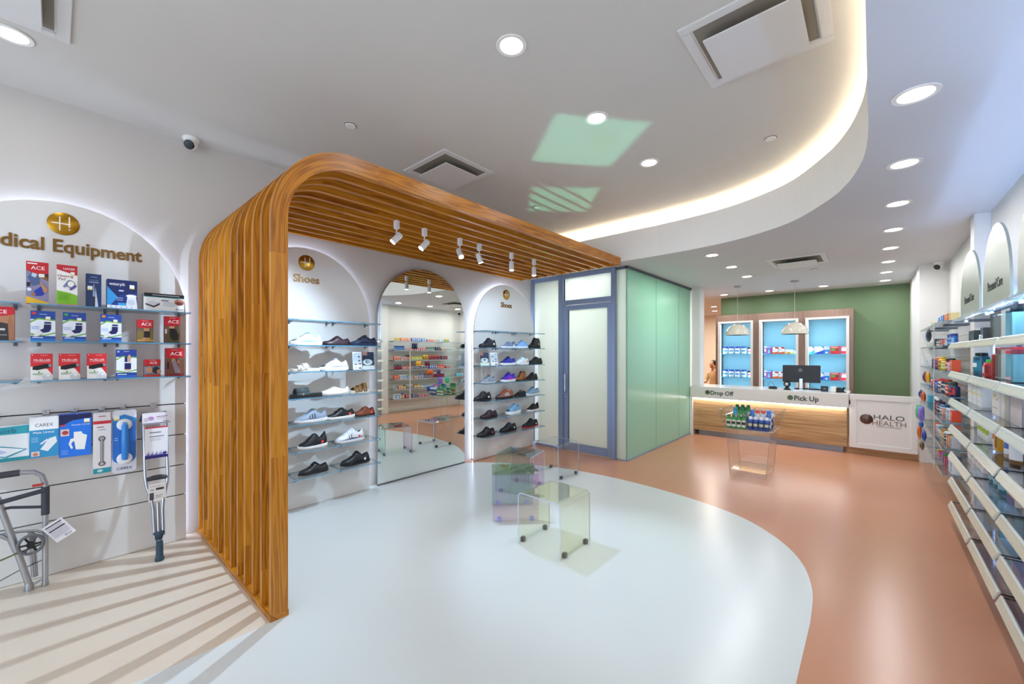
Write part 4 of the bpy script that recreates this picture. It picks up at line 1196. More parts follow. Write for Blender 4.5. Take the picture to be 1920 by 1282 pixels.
shoe('light grey sneaker with N shaped side mark on the fifth shelf', 1.478, Z[4], .285, .118, up='#8fa0b4', sole='#e6e8ec', lining='#5a6878', lace='#4a5666', st=.22, stripes=('#38404e', 3))
shoe('black sneaker with white sole and red sticker on the fifth shelf', 1.765, Z[4], .278, .100, up='#101218', stick=RED, st=.24, stripes=None)
shoe('brown leather strap shoe with red sticker beside the mirror', 2.045, Z[4], .225, .098, 'oxford', '#7a3a1c', '#1c0f0a', '#2a1a12', '#6a3016', stick=RED, straps=1, st=.14)
shoe('black pull on high sneaker with white sole and red sticker', 1.508, Z[5], .255, .142, 'slipon', '#0e1016', '#ececec', '#0a0b0f', stick=RED, st=.18, laces=False)
shoe('white velcro strap sneaker with red sticker on the sixth shelf', 1.862, Z[5], .285, .132, 'sneaker', '#e6eaf0', '#dfe2e6', '#3c4250', '#d4dae4', stick='#d2333a', straps=2, accent='#39415a', st=.2, stripes=('#565e74', 2))
shoe('black pointed oxford shoe on the lowest shelf by the post', 1.512, Z[6], .262, .100, 'oxford', '#14151b', '#14151b', '#0b0b10', '#101116', st=.12)
shoe('black leather oxford shoe with white sticker on the lowest shelf', 1.915, Z[6], .295, .130, 'oxford', '#11131a', '#0b0c10', '#0a0a0e', '#101116', stick='#cfd0d2', st=.18)
# far display (right of the mirror)
shoe('navy hiking shoe with tan collar, top left of the far display', 3.84, Z[1], .30, .135, 'hiker', '#151c2b', '#0f1116', '#9a5a3a', '#0c0f16', stick='#e8eaf0', toe='#0b0e16', st=.2)
shoe('grey strap slip on sneaker on the far display second shelf', 4.265, Z[1], .30, .104, 'slipon', '#6f82a0', '#eceef4', '#2a3244', '#5c6e8c', straps=1, stick='#f1f2f4', st=.22)
shoe('pale blue running shoe turned toward the room, far display', 4.592, Z[1], .22, .118, 'sneaker', '#7fb0e0', '#dfeaf6', '#3f5f90', '#5b86bc', st=.24, toe='#2a3a5a', yaw=-.35)
shoe('black lace up ankle boot at far right of the far display', 4.85, Z[1], .31, .165, 'boot', '#0c0c0f', '#18181a', '#08080a', '#1a1a1e', stick='#b8b0a4')
stand_card(3.84, Z[2], .165, .18, 'dark blue photo card of a shoe on the far display', [('r', 0, 0, 1, 1, '#26325e'), ('r', 0, .8, .42, 1, '#b2765a'), ('r', 0, .6, .6, .72, '#141b34'), ('e', .5, .42, .44, .18, '#e4ecf2'), ('e', .5, .46, .14, .1, '#6f93a4'), ('r', 0, 0, 1, .26, '#d6e8dc'), ('r', .2, .2, .9, .26, '#b7d8c4')])
stand_card(4.04, Z[2], .14, .18, 'white catalogue card with shoe pictures on the far display', [('r', 0, 0, 1, 1, '#f1f3f6'), ('e', .72, .88, .14, .03, '#8a93a6'), ('e', .3, .70, .18, .035, '#1c2033'), ('e', .75, .70, .12, .03, '#a9b2c2'), ('e', .72, .50, .16, .035, '#2a3044'), ('e', .32, .32, .14, .035, '#71513c'), ('e', .72, .32, .16, .035, '#3c4763'), ('e', .72, .1, .18, .035, '#384056')])
shoe('royal blue running shoe with white sole, far display', 4.245, Z[2], .315, .118, up='#23309a', sole='#eef0f6', lining='#141c50', lace='#141c60', st=.25, toe='#141b4c')
shoe('white running shoe with turquoise collar and red sticker, far display', 4.595, Z[2], .27, .122, up='#e4ecf2', sole='#f2f4f6', lining='#49b7c8', lace='#b6dfe6', stick=RED, st=.24)
shoe('black strap shoe at the right end of the third far shelf', 4.89, Z[2], .32, .124, 'oxford', '#101218', '#1b1f2a', '#0b0c10', '#23262e', straps=1, st=.2)
shoe('light grey sneaker on the fourth far shelf, leftmost', 3.856, Z[3], .28, .10, up='#8c96a4', sole='#b8bec6', lining='#3a4250', lace='#5c6674', st=.2, stripes=('#4a5462', 2))
shoe('purple and magenta running shoe on the far display', 4.264, Z[3], .29, .130, up='#3d22b4', sole='#f0f0f6', lining='#241470', lace='#281a86', accent='#c0249a', st=.22, toe='#181050', stripes=('#b52bb0', 4))
shoe('tan suede ankle boot beside a black shoe, far display', 4.56, Z[3], .25, .138, 'boot', '#8e5526', '#19140f', '#4a2c16', '#31323a')
shoe('black low sneaker right of the tan boot', 4.838, Z[3], .25, .108, up='#0d0e11', sole='#17181c', lining='#08090b', lace='#1c1e22', st=.2)
shoe('large black strap shoe on the fifth far shelf, leftmost', 3.742, Z[4], .295, .140, 'oxford', '#0e1017', '#191c24', '#090a0e', '#14161e', straps=1, stick='#e2e4e8', st=.2)
shoe('orange and silver striped trail shoe on the far display', 4.17, Z[4], .34, .132, up='#8d5038', sole='#0f1013', lining='#d8622a', lace='#a33e1c', toe='#2c3a58', st=.18, stripes=('#cfd6e6', 4))
shoe('small black shoe with grey laces between orange and pale blue shoes', 4.572, Z[4], .225, .090, up='#0c0c0e', sole='#101012', lining='#060607', lace='#7d7a72', st=.2)
shoe('pale metallic blue shoe with white sole on the far display', 4.803, Z[4], .33, .122, 'sneaker', '#7fa0bc', '#e6ebf2', '#26324a', '#5c7ba0', st=.22, glossy=.25)
shoe('burgundy strap shoe on the sixth far shelf', 3.86, Z[5], .305, .118, 'oxford', '#2a1320', '#1c0d14', '#16080f', '#3b2338', straps=1, st=.18)
shoe('light blue running shoe with chunky white sole, sixth far shelf', 4.375, Z[5], .30, .146, up='#7aa6cc', sole='#e9f0f6', lining='#4a7aa8', lace='#5f92c0', st=.3, toe='#1c2c48')
shoe('black slip on sneaker with white sole, sixth far shelf', 4.856, Z[5], .27, .122, 'slipon', '#0c0d11', '#f0f0f2', '#07080a', st=.2, laces=False)
shoe('black leather shoe with red sticker on the lowest far shelf', 3.80, Z[6], .315, .124, 'oxford', '#10121a', '#0b0c10', '#08090c', '#151823', stick='#b02a2c', st=.2)
shoe('black double strap shoe with pale sticker on the lowest far shelf', 4.253, Z[6], .325, .134, 'oxford', '#0e1119', '#0c0e13', '#08090c', '#1a2030', straps=2, stick='#d8d4c8', st=.2)
shoe('black sneaker with red sole edge on the lowest far shelf', 4.75, Z[6], .35, .128, 'oxford', '#10131b', '#a31c24', '#08090c', '#1a1d27', st=.14, stick='#e4e4e6')

# ------------------------------------------------------------------ medical shelf cartons
def carton(name, label, y, z, w, h, d, body, shapes, x=-3.92, rot=R_LEFT, group=None, cat='box', tabs=True, yaw=0.0, side=None):
    t = MB().box(-w / 2, 0, 0.0006, w / 2, d, h).build(name, M(body, .38), bevel=0.0012)
    t.location = (x, y, z); t.rotation_euler = (0, 0, rot + yaw)
    tag(t, label, cat, group)
    if shapes: decal('front_print', t, w * .995, h * .997, -0.0003, shapes)
    return t
def curve_top(c, y0, y1, n=8, top=1.0):
    return ('p', [(0, y0)] + [(k / n, y0 + (y1 - y0) * k / n - .05 * math.sin(PI * k / n)) for k in range(n + 1)] + [(1, top), (0, top)], c)
def L(y0, y1): return (y0 + y1) / 2, y1 - y0
G1 = 'medical boxes on the glass shelves'
c_, w_ = L(-.118, -.026)
carton('carton', 'tall red ACE box showing a blue ankle wrap on the top shelf', c_, Z[0], w_, .262, .07, '#b3262c', [('r', 0, 0, 1, 1, '#8d87a8'), ('p', [(0, .8), (1, .55), (1, .8), (0, .82)], '#8a5a3c'), ('p', [(.55, .8), (1, .62), (1, .76), (.7, .82)], '#4b3330'), ('p', [(0, 0), (1, 0), (1, .04), (0, .17)], '#e8b62c'), ('p', [(.05, .62), (.35, .78), (.6, .62), (.62, .48), (.3, .42)], '#4f6390'), ('p', [(.3, .76), (.5, .7), (.4, .62), (.22, .66)], '#c9d4e6'), ('p', [(.35, .3), (.66, .42), (.86, .28), (.72, .2), (.4, .18)], '#2237a8'), ('p', [(.6, .55), (.95, .38), (.95, .3), (.8, .26), (.66, .44)], '#c08a66'), ('e', .34, .22, .1, .04, '#a06a48'), curve_top('#c8242c', .79, .74), ('t', 'ACE', .52, .815, .085, '#ffffff', .78), ('r', .56, .64, .82, .72, '#eef0f0'), ('r', .56, .635, .82, .65, '#e8cc3a'), ('e', .14, .33, .1, .04, '#dfe3ee'), ('r', .03, .4, .17, .5, '#1c1e2a'), ('r', .05, .94, .5, .965, '#ffffff')], group=G1)
c_, w_ = L(.008, .1)
carton('carton', 'white red and green Heating Pad box on the top shelf', c_, Z[0], w_, .262, .06, '#f0efec', [('r', 0, 0, 1, 1, '#f4f3f0'), ('p', [(0, 0), (1, 0), (1, .26), (.6, .32), (0, .36)], '#7dbd2c'), ('r', 0, 0, 1, .03, '#e87a84'), ('r', 0, .88, 1, 1, '#c3202c'), ('p', [(0, .88), (1, .76), (1, .88)], '#c3202c'), ('t', 'LEADER', .6, .885, .05, '#ffffff', .56), ('t', 'Heating', .42, .70, .062, '#8a2030', .74), ('t', 'Pad', .25, .62, .062, '#8a2030', .38), ('p', [(.28, .46), (.55, .63), (.72, .63), (.4, .44)], '#7d84b4'), ('e', .68, .53, .2, .09, '#3a3c50'), ('e', .68, .535, .17, .075, '#f4f3f0'), ('p', [(.58, .4), (.85, .52), (.98, .5), (.7, .38)], '#5d4fa0'), ('r', .66, .76, .86, .84, '#eef0ec'), ('r', .66, .755, .86, .775, '#e8cc3a')] + [('r', .08, .28 - .025 * k, .55 + .1 * (k % 2), .285 - .025 * k, '#4f8a1c') for k in range(7)], group=G1)
c_, w_ = L(.138, .211)
carton('carton', 'narrow navy box with slim white device on the top shelf', c_, Z[0], w_, .222, .05, '#16284e', [('r', 0, 0, 1, 1, '#1a3260'), ('p', [(.3, 0), (.75, 0), (.58, .62), (.5, .7), (.44, .45)], '#27457a'), ('r', .2, .74, .82, .755, '#c8d4e6'), ('t', 'WATER', .5, .78, .05, '#7f95bc', .6), ('p', [(.46, .40), (.54, .40), (.52, .70), (.49, .70)], '#b8c4d6'), ('r', .44, .3, .58, .46, '#98a6bc'), ('r', .4, .0, .6, .32, '#2a2e3c'), ('p', [(.58, 0), (.8, 0), (.62, .6)], '#c2cede'), ('r', .1, .52, .42, .63, '#eef0ee'), ('r', .1, .51, .42, .535, '#e8cc3a'), ('r', .3, .9, .72, .915, '#9aa8c4')], group=G1)
c_, w_ = L(.238, .391)
carton('carton', 'blue waterpik box with a white water jug picture on the top shelf', c_, Z[0], w_, .20, .09, '#16234e', [('r', 0, 0, 1, 1, '#16265e'), ('p', [(0, .1), (0, .75), (.32, .42), (.62, .1)], '#2f8fd0'), ('p', [(.1, .1), (.42, .48), (1, .6), (1, .1)], '#1c3480'), ('r', .35, .1, 1, .2, '#3aa0dc'), ('r', 0, 0, 1, .11, '#e8ecf2'), ('t', 'waterpik', .33, .80, .11, '#ffffff', .52), ('r', .38, .6, .54, .65, '#b8c6e2'), ('p', [(.62, .1), (1, .1), (.96, .42), (.9, .48), (.74, .48), (.66, .42)], '#dfe4ec'), ('e', .8, .46, .18, .05, '#f4f6f8'), ('e', .8, .24, .13, .10, '#c4ccd8'), ('r', .74, .72, .90, .85, '#eef0ec'), ('r', .74, .71, .90, .735, '#e8cc3a')] + [('r', .3, .36 - .07 * k, .52, .375 - .07 * k, '#cfe2f4') for k in range(2)] + [('e', .12 + .17 * k, .055, .025, .025, '#9aa4b4') for k in range(5)], group=G1)
c_, w_ = L(.425, .655)
carton('carton', 'long low white and black cushion box at the right of the top shelf', c_, Z[0], w_, .128, .1, '#e2e4e4', [('r', 0, 0, 1, 1, '#e6e8e8'), ('r', 0, .80, 1, 1, '#14161c'), ('r', 0, .77, 1, .80, '#3f9fae'), ('r', .2, .88, .88, .92, '#b9bcc4'), ('p', [(.03, .4), (.2, .56), (.38, .46), (.24, .28)], '#d2d4da'), ('p', [(.03, .4), (.24, .28), (.38, .46), (.38, .36), (.24, .18), (.04, .32)], '#3c3438'), ('r', .42, .58, .60, .64, '#5c5e66'), ('e', .87, .56, .13, .19, '#b48068'), ('e', .87, .5, .1, .1, '#7c3a3a'), ('t', 'drive', .87, .09, .13, '#2a2c34', .24)] + [('r', .46, .5 - .07 * k, .76, .52 - .07 * k, '#a8acb4') for k in range(4)], group=G1)
# middle shelf
carton('carton', 'red ACE box with a bare waist and black support, cut by the left edge', -.235, Z[1], .145, .205, .05, '#9a2228', [('r', 0, 0, 1, 1, '#b07858'), ('p', [(0, 0), (.85, 0), (.85, .5), (.5, .56), (0, .52)], '#37302e'), ('p', [(.85, 0), (1, 0), (1, .4), (.9, .75), (.82, .6)], '#a06a4c'), curve_top('#c3202c', .74, .78), ('t', 'ACE', .6, .80, .11, '#ffffff', .7), ('r', .55, .3, .75, .36, '#c9c6c0'), ('r', .2, .15, .8, .18, '#8a8684')], group=G1)
def ankle(y0, y1, dot, lbl):
    c, w = L(y0, y1)
    carton('carton', lbl, c, Z[1], w, .19, .035, '#2446a0', [('r', 0, 0, 1, 1, '#24489e'), ('r', .0, .17, 1, .72, '#e8ecf4'), ('p', [(0, .6), (.3, .72), (1, .68), (1, .72), (.3, .77), (0, .66)], '#6fae3c'), ('p', [(0, .26), (.5, .2), (1, .3), (1, .26), (.5, .165), (0, .2)], '#6fae3c'), ('e', .14, .92, .09, .045, dot), ('r', .36, .885, .66, .90, '#c8d4ec'), ('p', [(.52, .42), (.55, .64), (.82, .64), (.82, .40), (.72, .30), (.5, .28), (.36, .36)], '#16205a'), ('p', [(.36, .36), (.5, .28), (.3, .16), (.14, .14), (.12, .2)], '#e6e2e4'), ('r', .54, .56, .84, .58, '#e8ecf4'), ('r', .6, .72, .8, .82, '#eceee8'), ('r', .6, .71, .8, .735, '#e8cc3a'), ('r', 0, 0, 1, .09, '#2f78cc'), ('r', .06, .105, .5, .13, '#e6ecf6')] + [('r', .04, .48 - .03 * k, .34, .49 - .03 * k, '#8aa0d8') for k in range(4)], group=G1)
ankle(-.1, .003, '#d8343a', 'blue and white ankle support box with a red dot')
ankle(.035, .139, '#3cae4c', 'blue and white ankle support box with a green dot')
ankle(.207, .310, '#e08a2c', 'blue and white ankle support box with an orange dot')
def ace(y0, y1, z, h, pic, lbl, d=.04):
    c, w = L(y0, y1)
    carton('carton', lbl, c, z, w, h, d, '#8e2026', [('r', 0, 0, 1, 1, '#6a5a46')] + pic + [curve_top('#c3202c', .66, .70), ('t', 'ACE', .55, .745, .13, '#ffffff', .72), ('r', .3, .93, .7, .95, '#e8a0a0')], group=G1)
ace(.390, .479, Z[1], .165, [('r', 0, .1, 1, .5, '#7b6a34'), ('p', [(.42, .1), (.78, .1), (.72, .7), (.4, .7)], '#c08a62'), ('r', .4, .22, .78, .5, '#24211f'), ('r', 0, .06, 1, .12, '#c9a22c'), ('e', .42, .13, .14, .08, '#b98460')], 'small red ACE box with a knee wrap on the middle shelf')
ace(.540, .632, Z[1], .198, [('r', 0, 0, 1, .4, '#54482e'), ('p', [(.3, .7), (.62, .7), (.62, .5), (.28, .5)], '#d3a27e'), ('p', [(.28, .55), (.66, .55), (.9, .3), (.86, .12), (.6, .08), (.36, .2)], '#1e1c1d'), ('r', .03, .35, .14, .52, '#d8d4d0')], 'red ACE box with a black ankle brace at right of the middle shelf')
# bottom shelf
def mueller(y0, y1, lbl, k):
    c, w = L(y0, y1)
    carton('carton', lbl, c, Z[2], w, .168, .05, '#d42a30', [('r', 0, 0, 1, 1, '#d62c32'), ('p', [(0, 0), (1, 0), (1, .18), (.75, .42), (0, .52)], '#eeeae6'), ('t', 'MUELLER', .52, .72, .075, '#ffffff', .84), ('r', .14, .685, .90, .695, '#f6c8c8'), ('p', [(.08, .40), (.1, .52), (.72, .62), (.92, .56), (.9, .48), (.3, .38)], '#141417'), ('e', .88, .55, .08, .06, '#8a8c94'), ('t', 'WRIST', .34, .19, .085, '#4f9a3c', .5), ('r', .35, .26, .4, .34, '#4f9a3c'), ('p', [(.5, .14), (.78, .26), (.95, .1), (.95, 0), (.6, 0)], '#cfcfd4'), ('r', .44, .93, .78, .945, '#f4b0b0'), ('e', .08, .95, .03, .015, '#f6e0e0'), ('r', .72, .14, .88, .22, '#eef0e8')], group=G1)
mueller(-.1, -.008, 'red MUELLER wrist box, leftmost of three on the bottom shelf', 0)
mueller(.017, .112, 'red MUELLER wrist box, middle of three on the bottom shelf', 1)
mueller(.143, .236, 'red MUELLER wrist box, rightmost of three on the bottom shelf', 2)
c_, w_ = L(.283, .388)
carton('carton', 'blue and white wrist support box showing a hand on the bottom shelf', c_, Z[2], w_, .195, .035, '#22408e', [('r', 0, 0, 1, 1, '#223e92'), ('r', 0, .18, 1, .74, '#e8ecf4'), ('p', [(0, .62), (.3, .74), (1, .7), (1, .74), (.3, .78), (0, .67)], '#6fae3c'), ('p', [(0, .27), (.5, .2), (1, .3), (1, .26), (.5, .17), (0, .22)], '#6fae3c'), ('r', .4, .3, .72, .52, '#16205a'), ('p', [(.4, .56), (.42, .76), (.52, .76), (.54, .56)], '#16205a'), ('p', [(.54, .56), (.56, .78), (.66, .84), (.72, .7), (.68, .56)], '#d2a488'), ('r', .4, .26, .68, .3, '#c8987c'), ('e', .1, .93, .07, .03, '#9fb4e0'), ('r', .36, .93, .62, .945, '#c8d4ec'), ('r', .06, .105, .5, .13, '#e6ecf6'), ('r', 0, 0, 1, .08, '#2a62b8')], group=G1)
ace(.427, .518, Z[2], .125, [('r', 0, .15, 1, .6, '#6c7fa0'), ('e', .3, .4, .22, .2, '#c29070'), ('e', .72, .38, .24, .2, '#2a2526'), ('e', .9, .3, .14, .12, '#b98464'), ('r', 0, 0, 1, .12, '#c43a2c')], 'low red ACE box between wrist brace boxes on the bottom shelf')
ace(.548, .655, Z[2], .208, [('r', 0, 0, 1, .6, '#6f4638'), ('p', [(.3, .55), (.46, .66), (.8, .12), (.5, .1)], '#8d7f86'), ('p', [(.3, .5), (.34, .7), (.5, .62)], '#c58e66'), ('p', [(.6, .5), (.7, .62), (.72, .44)], '#c58e66'), ('r', .05, .25, .16, .5, '#2a2224'), ('r', 0, 0, 1, .08, '#83242a')], 'tall red ACE box with a grey wrist brace at right of the bottom shelf', .06)
# leaning packets on pegs below
m_peg = M('#c9ccd2', 0.2, 0.9)
def hung(name, label, y, zt, w, h, d, body, shapes, hookz=1.1, tilt=0.0, x=-4.06, clear=False):
    t = thing(name, label, 'package', (x, y, zt - h), R_LEFT, 'packages hanging on the slat wall')
    t.rotation_euler = (tilt, 0, R_LEFT)
    o = MB().box(-w / 2, 0, 0, w / 2, d, h).build('pack', M(body, .35), t, bevel=0.004)
    decal('print', t, w * .985, h * .985, -0.0003, shapes, loc=(0, 0, h * .007))
    return t
def peg(y, z, label, n=0.14):
    t = thing('display_hook', label, 'hook', (XP, y, z), R_LEFT, 'hooks on the slat wall')
    MB().box(-0.016, -0.006, -0.03, 0.016, 0.0, 0.014).build('back_plate', m_peg, t, bevel=0.002)
    MB().tube([(0, -0.006, 0), (0, -n, 0.004), (0, -n - .012, 0.022)], 0.0035, 8).build('rod', m_peg, t, smooth=True)
    MB().tube([(0.012, -0.006, -.02), (0.012, -n * .9, -.016)], 0.0025, 6).build('lower_rod', m_peg, t, smooth=True)
for y, s in ((-.25, 'sorb pad pack, cut by left edge'), (-.04, 'white and blue CAREX box'), (.09, 'blue navy topped box'), (.225, 'slim white grab bar box'), (.335, 'rounded blue CAREX blister'), (.505, 'crutch pads')):
    peg(y, 1.105, 'small chrome slat wall hook over the ' + s)
hung('carton', 'teal and white absorbent pad pack cut by the left edge of the photo', -.225, 1.045, .235, .225, .03, '#e4e8ea', [('r', 0, 0, 1, 1, '#e6eaec'), ('p', [(0, .72), (1, .76), (1, 1), (0, .94)], '#2f9fb0'), ('t', 'sorb', .62, .80, .13, '#0f5f78', .55), ('r', .3, .74, .95, .76, '#cfe8ec'), ('p', [(.05, .3), (.4, .48), (.98, .3), (.6, .1)], '#2b9ab0'), ('p', [(.1, .3), (.42, .44), (.92, .3), (.58, .14)], '#eef2f6'), ('p', [(.25, .3), (.45, .38), (.62, .26), (.42, .2)], '#b9c4ea'), ('r', 0, 0, 1, .10, '#23939f'), ('p', [(0, .0), (.3, 0), (.1, .12), (0, .12)], '#8a1f5a')])
hung('carton', 'white and blue CAREX Male Urinal box on the slat wall', -.045, 1.085, .128, .265, .06, '#eceeee', [('r', 0, 0, 1, .69, '#2f8fc0'), ('r', 0, .69, 1, 1, '#eef0f0'), ('t', 'CAREX', .5, .77, .085, '#1c2a5c', .62), ('t', 'Male Urinal', .48, .60, .055, '#ffffff', .76), ('p', [(.36, .2), (.66, .46), (.9, .5), (.94, .36), (.62, .14)], '#e6e8ea'), ('p', [(.34, .34), (.6, .46), (.62, .42), (.4, .32)], '#e6e8ea'), ('r', .06, .04, .34, .16, '#d8c8c0'), ('e', .2, .09, .09, .04, '#c87860')] + [('r', .06, .5 - .035 * k, .3, .508 - .035 * k, '#bfe0f0') for k in range(4)], tilt=0.03)
hung('carton', 'bright blue urinal box with navy top on the slat wall', .095, 1.09, .152, .29, .06, '#1c62c8', [('r', 0, 0, 1, 1, '#2272d8'), ('p', [(0, .72), (.4, .86), (1, .9), (1, 1), (0, 1)], '#1a1f50'), ('t', 'Female Urinal', .66, .73, .04, '#dfe8f6', .56), ('p', [(.5, .16), (.78, .14), (.86, .48), (.72, .52), (.68, .58), (.44, .58), (.44, .44)], '#eceae4'), ('p', [(.5, .44), (.34, .42), (.28, .3), (.36, .18), (.42, .2), (.36, .3), (.42, .36), (.5, .36)], '#eceae4'), ('r', .04, .5, .3, .66, '#d8c8c0'), ('e', .18, .58, .1, .05, '#b43c34'), ('r', .76, .8, .94, .88, '#eceee8'), ('r', .76, .79, .94, .81, '#e8cc3a'), ('r', .02, .74, .2, .77, '#d83a3a')] + [('r', .06, .16 - .03 * k, .26, .166 - .03 * k, '#a8d0f4') for k in range(4)], tilt=0.04)
hung('carton', 'slim white box picturing a chrome grab bar, red band on top', .222, 1.085, .09, .43, .04, '#e6e2e4', [('r', 0, 0, 1, .86, '#f0eef0'), ('r', 0, .82, 1, .87, '#d4303a'), ('r', .2, .76, .6, .775, '#b46a70'), ('r', .3, .72, .7, .73, '#2fa0b0'), ('r', 0, 0, 1, .085, '#2a9cae'), ('e', .38, .045, .16, .025, '#bfe6ea'), ('e', .48, .575, .2, .045, '#5a5658'), ('e', .48, .575, .13, .03, '#b8b4b6'), ('e', .48, .16, .2, .04, '#4e4a4c'), ('e', .48, .16, .13, .026, '#c2bec0'), ('r', .4, .17, .56, .57, '#6a6668'), ('r', .45, .17, .5, .57, '#d8d4d6'), ('r', .3, .94, .7, .955, '#c87880')], tilt=0.03)
# rounded blister pack
t = thing('blister_pack', 'rounded blue CAREX blister pack with a white and blue suction handle', 'package', (-4.06, .336, .64), R_LEFT, 'packages hanging on the slat wall')
def rr(w, h, r, n=6):
    out = []
    for cx, cz, a0 in ((w / 2 - r, r, -PI / 2), (w / 2 - r, h - r, 0), (-w / 2 + r, h - r, PI / 2), (-w / 2 + r, r, PI)):
        out += [(cx + r * math.cos(a0 + PI / 2 * k / n), cz + r * math.sin(a0 + PI / 2 * k / n)) for k in range(n + 1)]
    return out
MB().prism(rr(.13, .45, .02), 0, .006, 'y').build('backing_card', M('#dfe4ee', .3), t)
decal('print', t, .13, .45, -.0003, [('r', .02, .25, .98, .8, '#2f74c8'), ('e', .5, .24, .48, .1, '#2f74c8'), ('p', [(.02, .8), (.98, .8), (.98, .86), (.5, .93), (.02, .88)], '#2f86cc'), ('t', 'CAREX', .5, .045, .045, '#1c2a5c', .62), ('r', .1, .55, .24, .56, '#bcd8f4'), ('r', .1, .52, .24, .53, '#bcd8f4'), ('r', .06, .84, .3, .93, '#f0f0ea'), ('r', .06, .84, .3, .86, '#e8cc3a')])
m_wh = M('#eef0f2', .25)
for zc in (.345, .10): MB().lathe([(0, -.028), (.03, -.026), (.042, -.012), (.042, -.001)], 24, axis='y', c=(0, 0, zc)).build('suction_cup', m_wh, t, smooth=True)
MB().tube([(0, -.03, .10), (0, -.045, .15), (0, -.048, .22), (0, -.045, .29), (0, -.03, .345)], [.017, .02, .021, .02, .017], 14).build('grip', M('#2f86d8', .35), t, smooth=True)
MB().box(-.012, -.036, .335, .012, -.026, .365).build('release_tab', M('#5fa4dc', .3), t, bevel=.003)

# ------------------------------------------------------------------ crutch
m_al = M('#b4b8be', 0.3, 0.9); m_rub = M('#3c3e48', 0.6); m_tipm = M('#2c4250', 0.5)
t = thing('crutch', 'aluminium underarm crutch with white tags leaning on the slat wall', 'crutch', (-3.855, .505, 0), R_LEFT)
def cp(x, z): return (x, 0.235 * (z / 1.06), z)
for s in (-1, 1):
    MB().tube([cp(s * .024, .17), cp(s * .026, .36), cp(s * .034, .43), cp(s * .058, .53), cp(s * .064, .60), cp(s * .064, 1.0)], .0115, 12).build('side_tube', m_al, t, smooth=True)
MB().tube([cp(0, .10), cp(0, .40)], .0125, 12).build('extension_tube', m_al, t, smooth=True)
MB().tube([cp(-.075, .99), cp(-.06, 1.035), cp(0, 1.025), cp(.06, 1.035), cp(.08, 1.0)], [.016, .024, .022, .024, .016], 12).build('underarm_pad', m_rub, t, smooth=True)
MB().tube([cp(-.058, .572), cp(-.02, .578), cp(.02, .578), cp(.058, .572)], [.014, .019, .019, .014], 12).build('hand_grip', m_rub, t, smooth=True)
MB().lathe([(.030, .205), (.034, .195), (.022, .155), (.018, .14)], 16, c=(0, .04, 0)).build('ferrule', m_tipm, t, smooth=True)
MB().lathe([(0, 0), (.026, 0), (.027, .02), (.022, .03), (.02, .14), (0, .145)], 16, c=(0, .01, 0)).build('rubber_tip', m_tipm, t, smooth=True)
q = MB().box(-.052, 0.085, .415, .046, .087, .545).build('paper_tag', M('#eceae8', .5), t)
decal('print', t, .098, .13, .0848, [('r', 0, 0, 1, 1, '#efedea'), ('r', .42, .62, .88, .74, '#3a3a40'), ('r', .06, .1, .3, .5, '#4a4a52'), ('r', .1, .64, .32, .68, '#5a5a62'), ('r', .4, .3, .8, .33, '#8a8a92'), ('r', .4, .2, .7, .23, '#8a8a92'), ('r', .1, .84, .7, .86, '#9a9aa2')], loc=(-.003, 0, .415))
q = MB().box(-.066, .145, .72, .064, .152, .955).build('hanging_label', M('#e6e2e6', .35), t)
decal('print', t, .13, .235, .1447, [('r', 0, 0, 1, 1, '#e8e6ea'), ('r', 0, .95, 1, 1, '#c03a44'), ('r', .2, .80, .7, .83, '#6a666e'), ('r', .2, .68, .84, .7, '#2c2a5a'), ('r', .22, .62, .7, .63, '#8a8690'), ('r', .22, .57, .7, .58, '#8a8690'), ('r', 0, 0, 1, .09, '#2a2470'), ('e', .86, .14, .1, .04, '#4438a0')] + [('p', [(.06 * k, .09), (.06 * k + .03, .13 + .06 * (k % 3)), (.06 * k + .06, .09)], '#4a3e9c') for k in range(15)], loc=(0, 0, .72))
q = MB().box(-.075, .185, .97, .085, .19, 1.055).build('pad_label', M('#e4e0e4', .35), t)
decal('print', t, .16, .075, .1847, [('r', 0, 0, 1, 1, '#e8e4e8'), ('e', .3, .5, .12, .2, '#b88ac0'), ('e', .14, .4, .1, .2, '#c8c4c8'), ('r', .5, .62, .9, .68, '#8a3a8a'), ('r', .5, .45, .8, .5, '#a8a4ac'), ('t', 'drive', .84, .10, .2, '#2a2c5a', .2), ('r', 0, 0, 1, .05, '#2a2470')], loc=(.005, 0, .975))

# ------------------------------------------------------------------ folded walker
t = thing('walker', 'folded grey wheeled walking frame at the lower left corner', 'walker', (-4.0, -.10, 0), R_LEFT)
MB().tube([(.06, 0, .03), (.06, 0, .46), (.06, 0, .655), (.045, 0, .715), (.01, 0, .745), (-.05, 0, .752), (-.20, 0, .752)], .014, 12).build('front_tube', m_al, t, smooth=True)
MB().tube([(-.045, 0, .752), (-.13, 0, .752), (-.21, 0, .75)], .02, 12).build('hand_grip', m_rub, t, smooth=True)
MB().tube([(.06, 0, .46), (.06, 0, .64)], .019, 12).build('joint_sleeve', m_rub, t, smooth=True)
MB().tube([(.06, -.01, .62), (-.2, -.01, .575)], .014, 10).build('cross_brace', m_rub, t, smooth=True)
MB().tube([(.06, -.005, .51), (-.08, -.005, .545), (-.24, -.005, .545)], .009, 8).build('lower_brace', m_rub, t, smooth=True)
MB().tube([(-.20, .01, .80), (-.13, .0, .60), (-.045, -.01, .22), (-.01, -.01, .05)], .016, 12).build('folded_leg', m_al, t, smooth=True)
MB().tube([(.0, .05, .36), (.015, .05, .06)], .016, 12).build('rear_leg', m_al, t, smooth=True)
MB().tube([(-.22, .02, .38), (-.12, .02, .375), (-.085, .02, .34), (-.06, .02, .25)], .013, 10).build('bent_tube', m_al, t, smooth=True)
